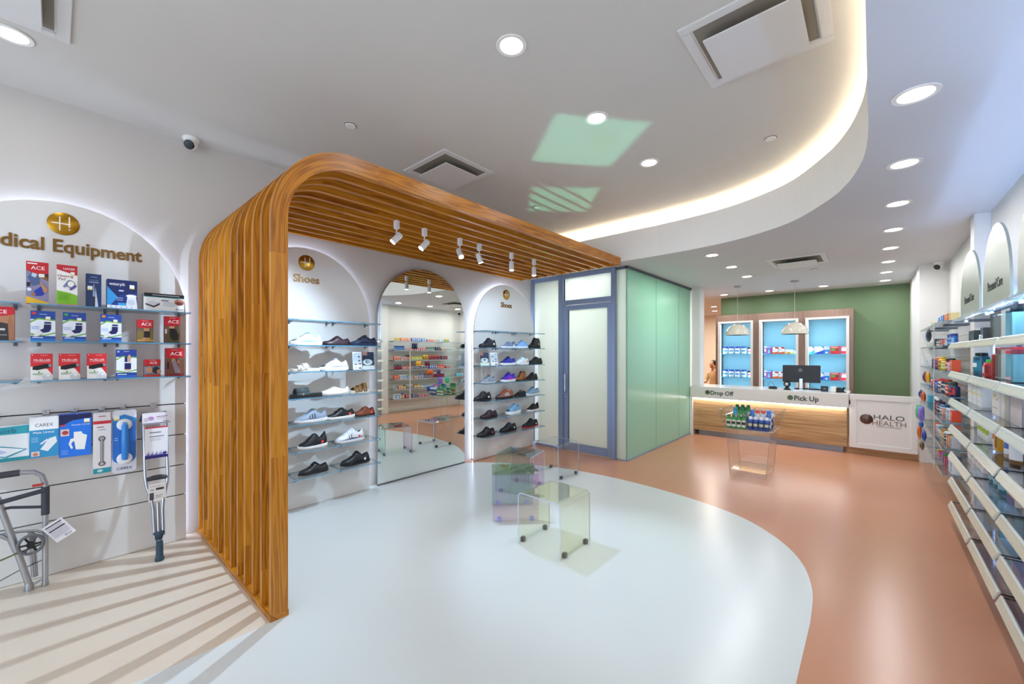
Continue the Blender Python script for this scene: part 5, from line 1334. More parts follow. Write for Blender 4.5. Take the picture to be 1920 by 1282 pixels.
MB().tube([(.058, .03, .33), (.02, .03, .36), (-.1, .03, .385), (-.2, .03, .36)], .008, 8).build('thin_tube', m_al, t, smooth=True)
w = MB(); w.tube([(.052 * math.cos(2 * PI * k / 24), 0, .058 * math.sin(2 * PI * k / 24)) for k in range(24)], .009, 8, closed=True)
wh = w.build('wheel', M('#6a6c70', .6), t, smooth=True, loc=(.0, -.045, .30))
mb = MB(); mb.lathe([(.018, -.012), (.02, 0), (.018, .012)], 16, axis='y')
for k in range(6):
    a = 2 * PI * k / 6
    mb.tube([(0, 0, 0), (.047 * math.cos(a), 0, .05 * math.sin(a))], .006, 6)
mb.build('spokes', M('#16171a', .4), wh, smooth=True)
MB().tube([(.06, -.018, .285), (-.07, -.03, .255), (-.25, -.03, .20)], .005, 6).build('strap', M('#5c6a2c', .6), t)
MB().tube([(.05, .02, .165), (-.05, .03, .13), (-.2, .03, .06)], .0025, 6).build('cable', m_blk, t)
MB().box(.005, -.03, .655, .05, -.012, .668).build('red_latch', M('#c4342c', .4), t, bevel=.002)
MB().lathe([(.016, 0), (.017, .012), (.015, .035)], 14, c=(.06, 0, 0)).build('end_cap', m_al, t, smooth=True)
MB().lathe([(.02, 0), (.021, .02), (.017, .05)], 14, c=(-.008, -.01, 0)).build('end_cap', m_al, t, smooth=True)
MB().tube([(-.008, -.01, .025), (.05, 0, .05)], .008, 8).build('foot_link', m_al, t)
tg_ = MB().box(-.05, -.001, -.13, .05, .001, 0).build('paper_tag', M('#eceaf0', .5), t, loc=(.085, -.03, .405))
tg_.rotation_euler = (0, -.55, 0)
decal('print', tg_, .1, .13, -.0012, [('r', .1, .85, .9, .90, '#23263a'), ('r', .1, .60, .9, .66, '#23263a'), ('t', 'drive', .68, .08, .1, '#23263a', .4)] + [('r', .1, .8 - .05 * k, .84, .815 - .05 * k, '#9a9cac') for k in range(3)] + [('r', .1, .54 - .06 * k, .9, .555 - .06 * k, '#9a9cac') for k in range(6)], loc=(0, 0, -.13))
# ------------------------------------------------------------------ acrylic stools
m_edge_ac = edge_mat('acrylic_edge', '#c9d6e6', 0.35, 0.08)
def film(name, tint, r=1.6): return glass_mat(name, tint, r, 0.0, 1.5)
m_acr = film('clear_acrylic', '#fafbfb')
FILM = {'yellow': film('film_yellow', '#f8f7da', 1.8), 'pale': film('film_pale_yellow', '#f9f9e6', 1.3), 'pink': film('film_pink', '#fbe4f9', 1.5), 'mint': film('film_mint', '#dcf8ee', 1.5),
        'peach': film('film_peach', '#f3dcc2', 1.3), 'violet': film('film_violet', '#e8e0fa', 1.5), 'lime': film('film_lime', '#f2f6c8', 1.8), 'green': film('film_green', '#d8f4dc', 1.8)}
m_footc = M('#77746e', 0.3)
def stool(label, x, y, rot, cols, foot='#6e6a62', w=0.41, d=0.41, h=0.41):
    """inverted U of bent sheet: sides at x = +-w/2, open along y; cols = top, left side, right side"""
    t = thing('acrylic_stool', label, 'stool', (x, y, 0), rot, 'bent acrylic stools')
    th = 0.012; r = 0.04; n = 6
    path = [(-w / 2, 0.0)] + [(-w / 2 + r - r * math.cos(PI / 2 * k / n), h - r + r * math.sin(PI / 2 * k / n)) for k in range(n + 1)]
    path += [(w / 2 - r + r * math.sin(PI / 2 * k / n), h - r + r * math.cos(PI / 2 * k / n)) for k in range(n + 1)] + [(w / 2, 0.0)]
    inn = [(-w / 2 + th, 0.0)] + [(-w / 2 + r - (r - th) * math.cos(PI / 2 * k / n), h - r + (r - th) * math.sin(PI / 2 * k / n)) for k in range(n + 1)]
    inn += [(w / 2 - r + (r - th) * math.sin(PI / 2 * k / n), h - r + (r - th) * math.cos(PI / 2 * k / n)) for k in range(n + 1)] + [(w / 2 - th, 0.0)]
    N = len(path)
    cuts = [(0, n + 1, cols[1], 'side_panel'), (n + 1, N - n - 2, cols[0], 'seat'), (N - n - 2, N - 1, cols[2], 'side_panel')]
    for a, b, mat, nm_ in cuts:
        mb = MB()
        for i in range(a, b):
            for y0, y1, P_, Q_ in ((-d / 2, d / 2, path, inn),):
                mb.face([(P_[i][0], y0, P_[i][1]), (P_[i + 1][0], y0, P_[i + 1][1]), (P_[i + 1][0], y1, P_[i + 1][1]), (P_[i][0], y1, P_[i][1])], 0)
                mb.face([(Q_[i][0], y1, Q_[i][1]), (Q_[i + 1][0], y1, Q_[i + 1][1]), (Q_[i + 1][0], y0, Q_[i + 1][1]), (Q_[i][0], y0, Q_[i][1])], 2)
                mb.face([(P_[i][0], y0, P_[i][1]), (Q_[i][0], y0, Q_[i][1]), (Q_[i + 1][0], y0, Q_[i + 1][1]), (P_[i + 1][0], y0, P_[i + 1][1])], 1)
                mb.face([(P_[i][0], y1, P_[i][1]), (P_[i + 1][0], y1, P_[i + 1][1]), (Q_[i + 1][0], y1, Q_[i + 1][1]), (Q_[i][0], y1, Q_[i][1])], 1)
        if a == 0: mb.face([(path[0][0], -d / 2, 0), (path[0][0], d / 2, 0), (inn[0][0], d / 2, 0), (inn[0][0], -d / 2, 0)], 1)
        if b == N - 1: mb.face([(path[-1][0], -d / 2, 0), (inn[-1][0], -d / 2, 0), (inn[-1][0], d / 2, 0), (path[-1][0], d / 2, 0)], 1)
        mb.build(nm_, [mat, m_edge_ac, m_acr], t, smooth=True, recalc=False, angle=35)
    fm = M(foot, 0.25)
    for sx_ in (-1, 1):
        for yy in (-d / 2 + .06, d / 2 - .06):
            xx = sx_ * (w / 2 - th / 2)
            MB().box(xx - .016, yy - .018, 0.0, xx + .016, yy + .018, .038).build('foot_clip', fm, t, bevel=.005)
    return t
F_ = FILM
stool('yellow tinted acrylic stool nearest the camera with grey foot clips', -1.893, 2.633, 0.0, (F_['yellow'], F_['pale'], F_['pale']))
stool('pink tinted acrylic stool with yellow green seat, left of the nearest stool', -2.54, 2.885, -0.77, (F_['lime'], F_['mint'], F_['pink']), '#9fa4e0')
stool('green and pink tinted acrylic stool behind the pink one', -2.93, 3.44, -1.29, (F_['green'], F_['pink'], F_['mint']), '#9a86b8')
stool('clear colourless acrylic stool farthest back, near the office door', -2.97, 4.17, -0.06, (m_acr, m_acr, m_acr), '#5c5e66')
# added upward lamps standing in for track spot light reflected by the dichroic seats
def seat_proxy_lamp(src, dst, size, power, color, rz):
    o = area_light('seat_reflection_proxy', src, (0, 0, 0), size, size, power, color, 2.0)
    d = Vector(dst) - Vector(src)
    o.rotation_euler = (d.to_track_quat('-Z', 'Y') @ Matrix.Rotation(rz, 4, 'Z').to_quaternion()).to_euler()
seat_proxy_lamp((-2.50, 2.87, 0.43), (-1.80, 2.96, 3.26), 0.74, 0.75, (0.25, 0.95, 0.68), 0.8)
seat_proxy_lamp((-2.93, 3.44, 0.43), (-2.68, 3.87, 3.26), 0.72, 0.65, (0.22, 0.95, 0.6), 0.3)

# ------------------------------------------------------------------ acrylic floor basket with bottles
t = thing('basket_stand', 'tall clear acrylic stand with a flared tray of bottles before the counter', 'display stand', (-1.14, 5.84, 0), 0.0)
def quadsheet(mb, a, b, c, d, mat=0): mb.face([a, b, c, d], mat)
def frustum(z0, w0, d0, z1, w1, d1, name, mats, bottom=False, th=0.006):
    mb = MB()
    lo = [(-w0, -d0), (w0, -d0), (w0, d0), (-w0, d0)]; hi = [(-w1, -d1), (w1, -d1), (w1, d1), (-w1, d1)]
    for k in range(4):
        a, b, c, d = lo[k], lo[(k + 1) % 4], hi[(k + 1) % 4], hi[k]
        mb.face([(*a, z0), (*b, z0), (*c, z1), (*d, z1)], 0)
        s = lambda p: (p[0] * (1 - th / abs(p[0])), p[1] * (1 - th / abs(p[1])))
        A, B, C_, D = s(a), s(b), s(c), s(d)
        mb.face([(*B, z0), (*A, z0), (*D, z1), (*C_, z1)], 0)
        mb.face([(*d, z1), (*c, z1), (*C_, z1), (*D, z1)], 1)
        # bright polished corner
        mb.tube([(*a, z0), (*d, z1)], 0.0035, 5, 1)
    if bottom:
        mb.face([(*p, z0) for p in lo], 0)
        mb.tube([(*p, z0) for p in lo], 0.005, 5, 1, closed=True)
    return mb.build(name, mats, t, recalc=False)
m_edge2 = edge_mat('stand_edge', '#b9aea6', 0.45, 0.1)
m_acr2 = film('thin_acrylic', '#fdfdfd', 0.5)
frustum(0.0, .19, .25, .56, .235, .255, 'pedestal', [m_acr2, m_edge2])
MB().box(-.19, -.25, .06, .19, .25, .068, mats=[0, 0, 1, 1, 1, 1]).build('bottom_shelf', [m_acr, m_edge2], t)
frustum(.568, .255, .27, .80, .31, .32, 'tray', [m_acr2, m_edge2], True)
MB().box(-.02, -.26, .572, -.014, .27, .78).build('divider', [m_acr], t)
m_price = M('#f2efe8', .4)
def bottle_meshes(body_c, cap_c, lab_c, r, h, shape='round', ht=.78, lab2=None):
    if shape == 'round': prof = [(0, 0), (r * .95, 0), (r, .006), (r, h * .62), (r * .85, h * .70), (r * .42, h * .76), (r * .40, h * .80)]
    elif shape == 'jar': prof = [(0, 0), (r * .95, 0), (r, .005), (r, h * .74), (r * .9, h * .79)]
    elif shape == 'can': prof = [(0, 0), (r, 0), (r, h * .80), (r * .8, h * .84)]
    elif shape == 'tall': prof = [(0, 0), (r * .95, 0), (r, .006), (r, h * .74), (r * .8, h * .80), (r * .55, h * .82)]
    body = MB().lathe(prof, 14).mesh('body', [M(body_c, .3)], smooth=True)
    z = prof[-1][1]
    cr = {'round': r * .5, 'jar': r * .97, 'can': r * .78, 'tall': r * .72}[shape]
    cap = MB().lathe([(cr, z - .004), (cr, h - .004), (cr * .85, h), (0, h)], 12).mesh('cap', [M(cap_c, .35)], smooth=True)
    z0, z1 = h * .14, h * (.56 if shape == 'round' else .64)
    lb = MB()
    n = 10
    for k in range(n):
        a, b = -PI * .95 + PI * .9 * k / n, -PI * .95 + PI * .9 * (k + 1) / n
        R = r + .0008
        p = lambda an, z_: (R * math.cos(an), R * math.sin(an), z_)
        lb.face([p(a, z0), p(b, z0), p(b, z1), p(a, z1)], 0)
        if lab2 and 2 <= k < 8:
            R = r + .0014
            lb.face([p(a, z0 + (z1 - z0) * .35), p(b, z0 + (z1 - z0) * .35), p(b, z0 + (z1 - z0) * .75), p(a, z0 + (z1 - z0) * .75)], 1)
    label = lb.mesh('label', [M(lab_c, .4), M(lab2 or lab_c, .4)], recalc=False)
    return body, cap, label
def put_bottle(ms, label, loc, rot=0.0, group=None, name='bottle', cat='bottle'):
    o = link(name, ms[0]); o.location = loc; o.rotation_euler = (0, 0, rot)
    tag(o, label, cat, group)
    link('cap', ms[1], o); link('label', ms[2], o)
    return o
g_b = bottle_meshes('#2a9a58', '#1f7a44', '#dfe8d8', .026, .17, 'tall', lab2='#2a3a34')
b_b = bottle_meshes('#2a5fae', '#eef0f2', '#1d3f82', .027, .165, 'tall', lab2='#cfd4a8')
s_b = bottle_meshes('#3a78b8', '#2f6fd8', '#dfe6ee', .027, .235, 'can', lab2='#3a62a8')
s_r = bottle_meshes('#c8ccd2', '#e2492c', '#dfe6ee', .027, .235, 'can', lab2='#3a62a8')
t_b = bottle_meshes('#2f9ac8', '#2486b4', '#d8e6d8', .025, .25, 'can', lab2='#c8a94a')
t_g = bottle_meshes('#2f8a4a', '#1d5a34', '#d9d2b0', .026, .26, 'can', lab2='#8a2a2a')
t_w = bottle_meshes('#e4e4e8', '#b9bcc4', '#d88a62', .026, .22, 'tall', lab2='#e8e2de')
bx, by, bz = -1.14, 5.84, .5695
for k in range(4):
    put_bottle(g_b, 'green bottle with pale label, %s from left in the tray front row' % ORD[k], (bx - .215 + k * .056, by - .215, bz), 0, 'green bottles in the tray')
    put_bottle(b_b, 'blue bottle with white cap, %s from left in the tray front row' % ORD[k], (bx + .022 + k * .058, by - .215, bz), 0, 'blue bottles in the tray')
for k in range(3):
    put_bottle([t_b, t_g, t_g][k], ['tall sky blue can behind the green bottles in the tray', 'tall dark green can behind the green bottles in the tray, centre', 'tall dark green can behind the green bottles in the tray, by the divider'][k], (bx - .17 + k * .06, by - .10, bz), 0, None, 'spray_can', 'can')
    put_bottle(g_b, 'green bottle, %s from left in the middle row of the acrylic tray' % ORD[k], (bx - .2 + k * .06, by + .02, bz), 0, 'green bottles in the tray')
    put_bottle(t_g, 'tall green and red can, %s from left in the tray rear row' % ORD[k], (bx - .2 + k * .065, by + .14, bz), 0, 'tall cans in the tray', 'spray_can', 'can')
for k in range(4):
    put_bottle([s_b, s_r, s_r, s_b][k], ['aerosol can with a blue cap behind the blue bottles, left', 'aerosol can with a red cap behind the blue bottles, left of two', 'aerosol can with a red cap behind the blue bottles, right of two', 'aerosol can with a blue cap behind the blue bottles, right'][k], (bx + .026 + k * .058, by - .125, bz), 0, None, 'spray_can', 'can')
    put_bottle(b_b, 'blue bottle, %s from left in the middle row of the acrylic tray' % ORD[k], (bx + .03 + k * .056, by + .02, bz), 0, 'blue bottles in the tray')
    put_bottle(t_w, 'white bottle with orange label, %s from left in the tray rear row' % ORD[k], (bx + .03 + k * .056, by + .13, bz), 0, 'white bottles in the tray')

# ------------------------------------------------------------------ products on the lit cabinet shelves
CG = 'products in the lit cabinets'
tub = bottle_meshes('#e8f1f8', '#2448b0', '#f0f6fa', .05, .155, 'jar', lab2='#3f8fd0')
tub2 = bottle_meshes('#f2f2f4', '#15161a', '#f2f0f2', .042, .135, 'jar', lab2='#d85a98')
YB = 9.64
for z, s in ((1.49, 'upper'), (1.0, 'lower')):
    for k in range(4):
        put_bottle(tub, 'white tub with blue lid, %s from left on the left cabinet %s shelf' % (ORD[k], s), (-2.39 + k * .118, YB, z + .0005), 0, 'blue lidded tubs, %s shelf' % s, 'tub', 'tub')
    put_bottle(tub2, 'white jar with a black lid and pink label on the %s shelf, left cabinet' % s, (-1.925, YB, z + .0005), 0, None, 'jar', 'jar')
def cbox(label, x, w, h, z, body, shapes, d=.06):
    t = MB().box(-w / 2, 0, 0.0006, w / 2, d, h).build('carton', M(body, .4), bevel=.001)
    t.location = (x, 9.60, z); tag(t, label, 'box', CG)
    decal('front_print', t, w, h, -.0003, shapes)
for z, s in ((1.49, 'upper'), (1.0, 'lower')):
    e = ' on the %s shelf of the middle cabinet' % s
    cbox('slim purple and red box' + e, -1.632, .052, .15, z, '#5a3a9a', [('r', 0, 0, 1, 1, '#5c46a8'), ('r', 0, .86, 1, 1, '#e8e8f0'), ('r', .55, 0, 1, .8, '#b8485a'), ('r', .1, .3, .5, .7, '#d8d4ea')])
    cbox('blue and red box' + e, -1.565, .08, .155, z, '#3f5fc8', [('r', 0, 0, 1, 1, '#3f68d0'), ('r', .66, 0, 1, .85, '#c83a4a'), ('p', [(.1, .1), (.6, .1), (.4, .7)], '#9ac0ee'), ('r', .1, .86, .9, .93, '#e6e8f4')])
    for k in range(2):
        cbox('white box with orange foot, %s of two' % ['left', 'right'][k] + e, -1.466 + k * .105, .096, .135, z, '#e9e4e2', [('r', 0, 0, 1, 1, '#f2eeec'), ('p', [(0, 0), (1, 0), (1, .34), (0, .22)], '#e2602c'), ('p', [(.4, .84), (1, .72), (1, 1), (.4, 1)], '#c8303a'), ('r', .08, .6, .5, .64, '#8a8fb0'), ('r', .08, .48, .6, .51, '#b0b4c4')])
    if s == 'upper' or True:
        cbox('low white box with orange base' + e, -1.238, .135, .085, z, '#f0ece4', [('r', 0, 0, 1, 1, '#f6f2ea'), ('r', 0, 0, 1, .4, '#eda63a'), ('e', .5, .2, .12, .14, '#7a4a3a'), ('r', .12, .62, .7, .7, '#3f6fb8')])
        cbox('small pale blue box' + e, -1.135, .07, .075, z, '#5fc0dc', [('r', 0, 0, 1, 1, '#62c4e0'), ('r', .2, .2, .9, .7, '#d8f0f6')])
    e = ' on the %s shelf of the right cabinet' % s
    cbox('white and turquoise box' + e, -.885, .085, .135, z, '#e4f0f6', [('r', 0, 0, 1, 1, '#eef6fa'), ('p', [(0, 0), (1, 0), (1, .55), (0, .1)], '#2fa0d8'), ('p', [(.6, 1), (1, .8), (1, 1)], '#27408e')])
    cbox('white and royal blue box' + e, -.765, .135, .14, z, '#e4ecf6', [('r', 0, 0, 1, 1, '#eef2fa'), ('p', [(0, 0), (1, 0), (1, .5), (0, .12)], '#2348c0'), ('p', [(.75, 1), (1, .8), (1, 1)], '#27307a'), ('r', .1, .72, .6, .78, '#9fb6de')])
    cbox('pale blue box' + e, -.652, .08, .135, z, '#cfe0f4', [('r', 0, 0, 1, 1, '#dce8f6'), ('r', 0, 0, 1, .6, '#3f80dc'), ('e', .5, .2, .25, .12, '#eef4fc'), ('r', .1, .8, .9, .86, '#8fb0e0')])
    cbox('red box with a green picture' + e, -.53, .135, .142, z, '#d8202a', [('r', 0, 0, 1, 1, '#e0222c'), ('r', .05, .4, .95, .78, '#a84a3a'), ('r', .08, .4, .5, .72, '#6fa04a'), ('e', .75, .54, .16, .12, '#7a2a2c'), ('r', .1, .84, .8, .92, '#f6e0d4'), ('r', .2, .03, .8, .08, '#c8101a')])
    cbox('red box with a pale picture' + e, -.378, .13, .142, z, '#d8202a', [('r', 0, 0, 1, 1, '#e4222c'), ('r', .05, .4, .95, .78, '#c88a96'), ('r', .08, .4, .55, .74, '#d8d4e2'), ('e', .75, .54, .16, .12, '#5a2a30'), ('r', .1, .84, .8, .92, '#f2b8bc')])

# ------------------------------------------------------------------ recessed bay with glass shelves on the right wall
MB().box(XR - .012, 5.56, 0.02, XR, 7.93, 2.55).build('slat_board', m_panel, bpy.data.objects['wall_right'])['label'] = 'white slat board in the recess'
mb = MB()
for z in (0.24, .48, .73, .97, 1.21, 1.455, 1.70): mb.box(XR - .0125, 5.56, z - .003, XR - .011, 7.93, z + .003)
mb.build('groove', M('#8f8d88', .6), bpy.data.objects['wall_right'])
XRF = 0.49
_rm = {}
def right_shelf(y0, y1, z, label, group, xb=XR - .013, xf=XRF, rail=False):
    Lh = y1 - y0
    t = thing('glass_shelf', label, 'shelf', (xb, (y0 + y1) / 2, z), R_RIGHT, group)
    D = xb - xf
    k = (round(Lh, 3), rail)
    if k not in _rm:
        a = MB().box(-Lh / 2, -D, -.009, Lh / 2, 0, 0, mats=[0, 0, 1, 1, 1, 1]).mesh('pane', [m_sh, m_she_d if rail else m_she], recalc=False)
        b = MB().box(-.006, -D * .7, -.021, .006, 0, -.0095).mesh('bracket', [m_clip])
        rl = MB()
        rl.prism([(-D - .030, -.044), (-D - .025, -.046), (-D - .004, -.002), (-D, .004), (-D - .006, .006), (-D - .012, .001)], -Lh / 2 + .004, Lh / 2 - .004, 'x')
        rm = rl.mesh('price_rail', [m_rail])
        ins = MB(); ins.face([(-Lh / 2 + .02, -D - .0285, -.037), (Lh / 2 - .02, -D - .0285, -.037), (Lh / 2 - .02, -D - .0145, -.006), (-Lh / 2 + .02, -D - .0145, -.006)])
        im = ins.mesh('rail_insert', [M('#cfccb8', .3)], recalc=False)
        rs = MB().prism([(-D - .004, -.020), (-D - .001, -.021), (-D - .0005, .003), (-D - .004, .003)], -Lh / 2 + .01, Lh / 2 - .01, 'x').mesh('label_strip', [m_strip])
        _rm[k] = (a, b, rm, im, rs)
    a, b, rm, im, rs = _rm[k]
    link('pane', a, t)
    for s in (-1, 1): link('bracket', b, t, (s * (Lh / 2 - .05), 0, 0))
    if rail:
        r = link('price_rail', rm, t)
        link('rail_insert', im, r)
    else:
        link('label_strip', rs, t)
    return t
m_rail = glass_mat('rail_plastic', '#e8ebe4', 1.0)
m_rail = edge_mat('rail_plastic', '#d9dbd2', 0.12, 0.25)
m_strip = edge_mat('label_strip_plastic', '#c9d2da', 0.6, 0.2)
m_she_d = edge_mat('dark_glass_edge', '#141c24', 0.1, 0.1)
for r in range(7):
    for q, (a, b) in enumerate(((5.58, 6.36), (6.365, 7.14), (7.145, 7.92))):
        right_shelf(a, b, SHZ[r], '%s pane of the %s glass shelf in the white recess on the right wall' % (['nearest', 'middle', 'farthest'][q], lev[r]), 'glass shelves in the right recess')
# products there: rows from the pillar toward the far end
PAL = {
 0: [('b', '#e8d8a0', '#c8963a', .05, .075, 3), ('b', '#e2722c', '#f2e4d8', .055, .08, 5), ('b', '#2f6fc8', '#dfe8f4', .055, .085, 5), ('b', '#4fa0dc', '#eef4fa', .06, .085, 2), ('b', '#c8303a', '#f0d0d0', .06, .06, 3), ('b', '#e8e2dc', '#d88a5a', .05, .065, 3), ('b', '#a8d0ea', '#f0f6fa', .045, .07, 3), ('j', '#3a8a4a', '#e8c83a', '#e8e0b0', .03, .085, 3), ('g', .5), ('b', '#e8eaf0', '#c8343a', .07, .05, 4)],
 1: [('j', '#2f66b8', '#243f8a', '#8fb8e0', .028, .11, 5), ('b', '#f0e4e2', '#c83a42', .055, .06, 4), ('b', '#c2323c', '#f2dede', .055, .075, 6), ('j', '#2f7a6a', '#1d4a3c', '#cfe0d0', .026, .085, 5), ('b', '#262a3a', '#8a90a8', .05, .095, 3), ('b', '#c8843a', '#e8e2d8', .05, .055, 3), ('b', '#e4e8ea', '#3fa05a', .055, .06, 3), ('g', .35), ('b', '#e8ece8', '#4aa052', .07, .06, 3)],
 2: [('b', '#d8502c', '#f0e0c8', .05, .105, 3), ('b', '#eedede', '#c8424a', .06, .07, 2), ('j', '#c8302a', '#1a1a1e', '#f0e0d8', .036, .12, 2), ('j', '#c8d02c', '#d8b82c', '#f0f0c8', .04, .085, 4), ('j', '#e2b42c', '#e2b42c', '#8a5a2a', .04, .13, 2), ('j', '#27336e', '#e26a2c', '#c84a2c', .036, .12, 5), ('b', '#2a3a78', '#e06a3a', .05, .10, 4), ('g', .42), ('b', '#e2eaf0', '#3f8fc8', .065, .09, 3)],
 3: [('j', '#1d2248', '#14141c', '#c8323a', .036, .135, 3), ('j', '#c8382c', '#2c6a3a', '#f0e0d8', .034, .12, 3), ('j', '#2a2f5a', '#c83a34', '#e8e0e4', .034, .135, 4), ('j', '#e8e2e4', '#c8382c', '#2a3060', .036, .13, 3), ('b', '#2a43b0', '#e8e6f0', .06, .085, 4), ('j', '#e2422c', '#d8342c', '#f0c8b0', .04, .095, 3), ('b', '#a8283a', '#e8c8c8', .055, .06, 3), ('g', .3), ('j', '#e4eaf0', '#3fb0c8', '#4a90c8', .036, .09, 3)],
 4: [('b', '#d8421f', '#f0b090', .065, .10, 2), ('b', '#e8eaf0', '#2f66b8', .065, .10, 3), ('j', '#e6ece6', '#3a8a4a', '#3f78b8', .04, .08, 2), ('b', '#e88a62', '#f4e6de', .055, .055, 2), ('j', '#e6eaf0', '#2c6fb0', '#3a58a0', .036, .09, 2), ('j', '#3a1f48', '#2a1a38', '#d8c8d8', .032, .11, 4), ('j', '#1d2c58', '#eef0f4', '#c83a42', .03, .125, 6), ('g', .4), ('b', '#3fa8c8', '#d8f0f4', .06, .09, 4)],
 5: [('b', '#b9bcc4', '#7a7f8c', .03, .10, 3), ('b', '#e08a3a', '#f0e4d8', .055, .09, 2), ('j', '#e2c02c', '#3a3a3a', '#f0e8b8', .04, .09, 1), ('j', '#22305e', '#e8e8ec', '#c8ccd8', .045, .09, 2), ('j', '#c89a4a', '#a87a2c', '#f0e8d0', .045, .09, 2), ('j', '#dfe6ea', '#4a90b0', '#e6ecf0', .036, .065, 4), ('b', '#e8dede', '#c8424a', .05, .065, 3), ('b', '#d8735a', '#f2e4de', .06, .06, 3)],
 6: [('b', '#dfe8f0', '#3f78b8', .09, .12, 2), ('j', '#d8892c', '#2f66b8', '#f0d8a8', .05, .12, 1), ('b', '#b0285a', '#f0c8d8', .05, .085, 2), ('b', '#3fa052', '#c83a9a', .035, .11, 1), ('b', '#8a3ab0', '#3fc08a', .05, .09, 3), ('b', '#c82a5a', '#eac8e0', .09, .05, 3), ('b', '#c8cc3a', '#e8ecd0', .09, .03, 2)],
}
cname = {'b': 'carton', 'j': 'bottle'}
def colname(h):
    r, g, b = (int(h[i:i + 2], 16) for i in (1, 3, 5))
    mx, mn = max(r, g, b), min(r, g, b)
    if mx - mn < 28: return 'white' if mx > 205 else ('grey' if mx > 110 else 'black')
    import colorsys
    hh, s, v = colorsys.rgb_to_hsv(r / 255, g / 255, b / 255); hh *= 360
    pre = 'pale ' if s < .25 and v > .75 else ('dark ' if v < .42 else '')
    nmh = 'red' if hh < 14 or hh > 345 else 'orange' if hh < 36 else 'yellow' if hh < 68 else 'green' if hh < 160 else 'teal' if hh < 195 else 'blue' if hh < 250 else 'purple' if hh < 290 else 'magenta'
    if nmh == 'orange' and v < .7: nmh = 'brown'
    return pre + nmh
for r, runs in PAL.items():
    y = 5.63
    place = {0: 'top', 6: 'lowest'}.get(r, ORD[r]) + ' recess shelf'
    usedl = {}
    for ri, run in enumerate(runs):
        if run[0] == 'g': y += run[1]; continue
        if run[0] == 'b':
            _, c1, c2, w, h, n = run
            me = MB().box(-w / 2, -.0, .0006, w / 2, .06, h).mesh('carton', [M(c1, .4)], bevel=.001)
            pr_ = decal('front_print', None, w, h, -.0003, [('r', .08, .52, .92, .86, c2), ('e', .5, .28, .28, .14, c2), ('r', .14, .64, .8, .7, c1), ('r', .14, .08, .7, .12, c2)])
            pm = pr_.data; bpy.data.objects.remove(pr_)
            step = w + .006
        else:
            _, c1, c2, c3, rad, h, n = run
            w = 2 * rad; step = w + .006
            ms = bottle_meshes(c1, c2, c3, rad, h, random.choice(['tall', 'round', 'jar']) if h > .1 else 'jar', lab2=c1)
        kind = cname[run[0]]
        base = '%s %s with %s %s' % (colname(c1), kind, colname(c2), 'print' if run[0] == 'b' else 'cap')
        usedl[base] = usedl.get(base, 0) + 1
        which = 'on the ' + place
        far = ['', ', farther row', ', farthest row'][usedl[base] - 1]
        grp = '%s row on the %s' % (base, place)
        def lb(k): return base + (', %s in its row' % ORD[k] if n > 1 else '') + far + ', ' + place
        for k in range(n):
            if y > 7.86: break
            jx = random.uniform(-.008, .008)
            if run[0] == 'b':
                o = link('carton', me, None, (XRF + .06 + jx, y + w / 2, SHZ[r]), R_RIGHT); tag(o, lb(k), 'box', grp)
                link('front_print', pm, o)
            else:
                put_bottle(ms, lb(k), (XRF + .06 + rad + jx, y + w / 2, SHZ[r] + .0005), R_RIGHT, grp)
            y += step
        y += .02
# bags and packets on the hanging strips near the far end of the recess
def bag(label, y, z, w, h, x, c1, c2, yaw=0.0, kind='bag'):
    t = thing('snack_bag' if kind == 'bag' else 'packet', label, kind, (x, y, z), R_RIGHT + yaw, 'packets on the hanging strips')
    rings = []
    for k in range(9):
        u = k / 8; pz = u * h
        d = .022 * math.sin(PI * u) ** .6 + .001; ww = w / 2 * (1 - .10 * math.sin(PI * u))
        rings.append([(ww * math.cos(2 * PI * q / 12), d * math.sin(2 * PI * q / 12), pz) for q in range(12)])
    MB().loft(rings).build('pouch', M(c1, .3), t, smooth=True)
    q = []
    for k in range(2, 6):
        u0, u1 = k / 8, (k + 1) / 8
        q.append((u0, u1))
    mb = MB()
    for u0, u1 in q:
        d0 = .022 * math.sin(PI * u0) ** .6 + .002; d1 = .022 * math.sin(PI * u1) ** .6 + .002
        mb.face([(-w * .3, -d0 * .82, u0 * h), (w * .3, -d0 * .82, u0 * h), (w * .3, -d1 * .82, u1 * h), (-w * .3, -d1 * .82, u1 * h)])
    mb.build('front_print', M(c2, .35), t, recalc=False)
    MB().box(-w / 2, -.002, h - .012, w / 2, .002, h + .004).build('top_seal', M(c1, .4), t)
bag('maroon foil snack bag hanging at the shelf ends', 6.55, 1.175, .17, .115, .44, '#6a1428', '#3a0a14')
bag('yellow snack bag hanging beside the maroon one', 6.28, 1.18, .17, .12, .445, '#e2a81a', '#c88a10')
bag('orange picture bag hanging below the maroon bag', 6.62, .945, .24, .115, .43, '#c8551a', '#e89a3a')
bag('navy and red packet hanging left of the orange bag', 6.92, .96, .14, .10, .43, '#2a2f78', '#d8624a')
bag('green flat packet hanging at the shelf ends', 7.22, .68, .13, .165, .43, '#2fb884', '#27a070', .3, 'packet')
bag('purple flat packet hanging in front of the green one', 6.98, .69, .13, .165, .435, '#7a68c8', '#6a58b8', .3, 'packet')
bag('bright blue packet hanging under the purple one', 6.9, .615, .17, .075, .43, '#2558b8', '#6aa0dc', 0, 'packet')
bag('orange and black packet hanging low at the shelf ends', 7.12, .44, .12, .18, .43, '#d8662a', '#2a1a14', 0, 'packet')
bag('deep blue bag hanging low beside the orange packet', 6.62, .50, .2, .125, .435, '#1f48a8', '#16307a')
bag('brown paper packet hanging lowest at the shelf ends', 6.8, .37, .2, .10, .43, '#6a5638', '#b8924a', 0, 'packet')
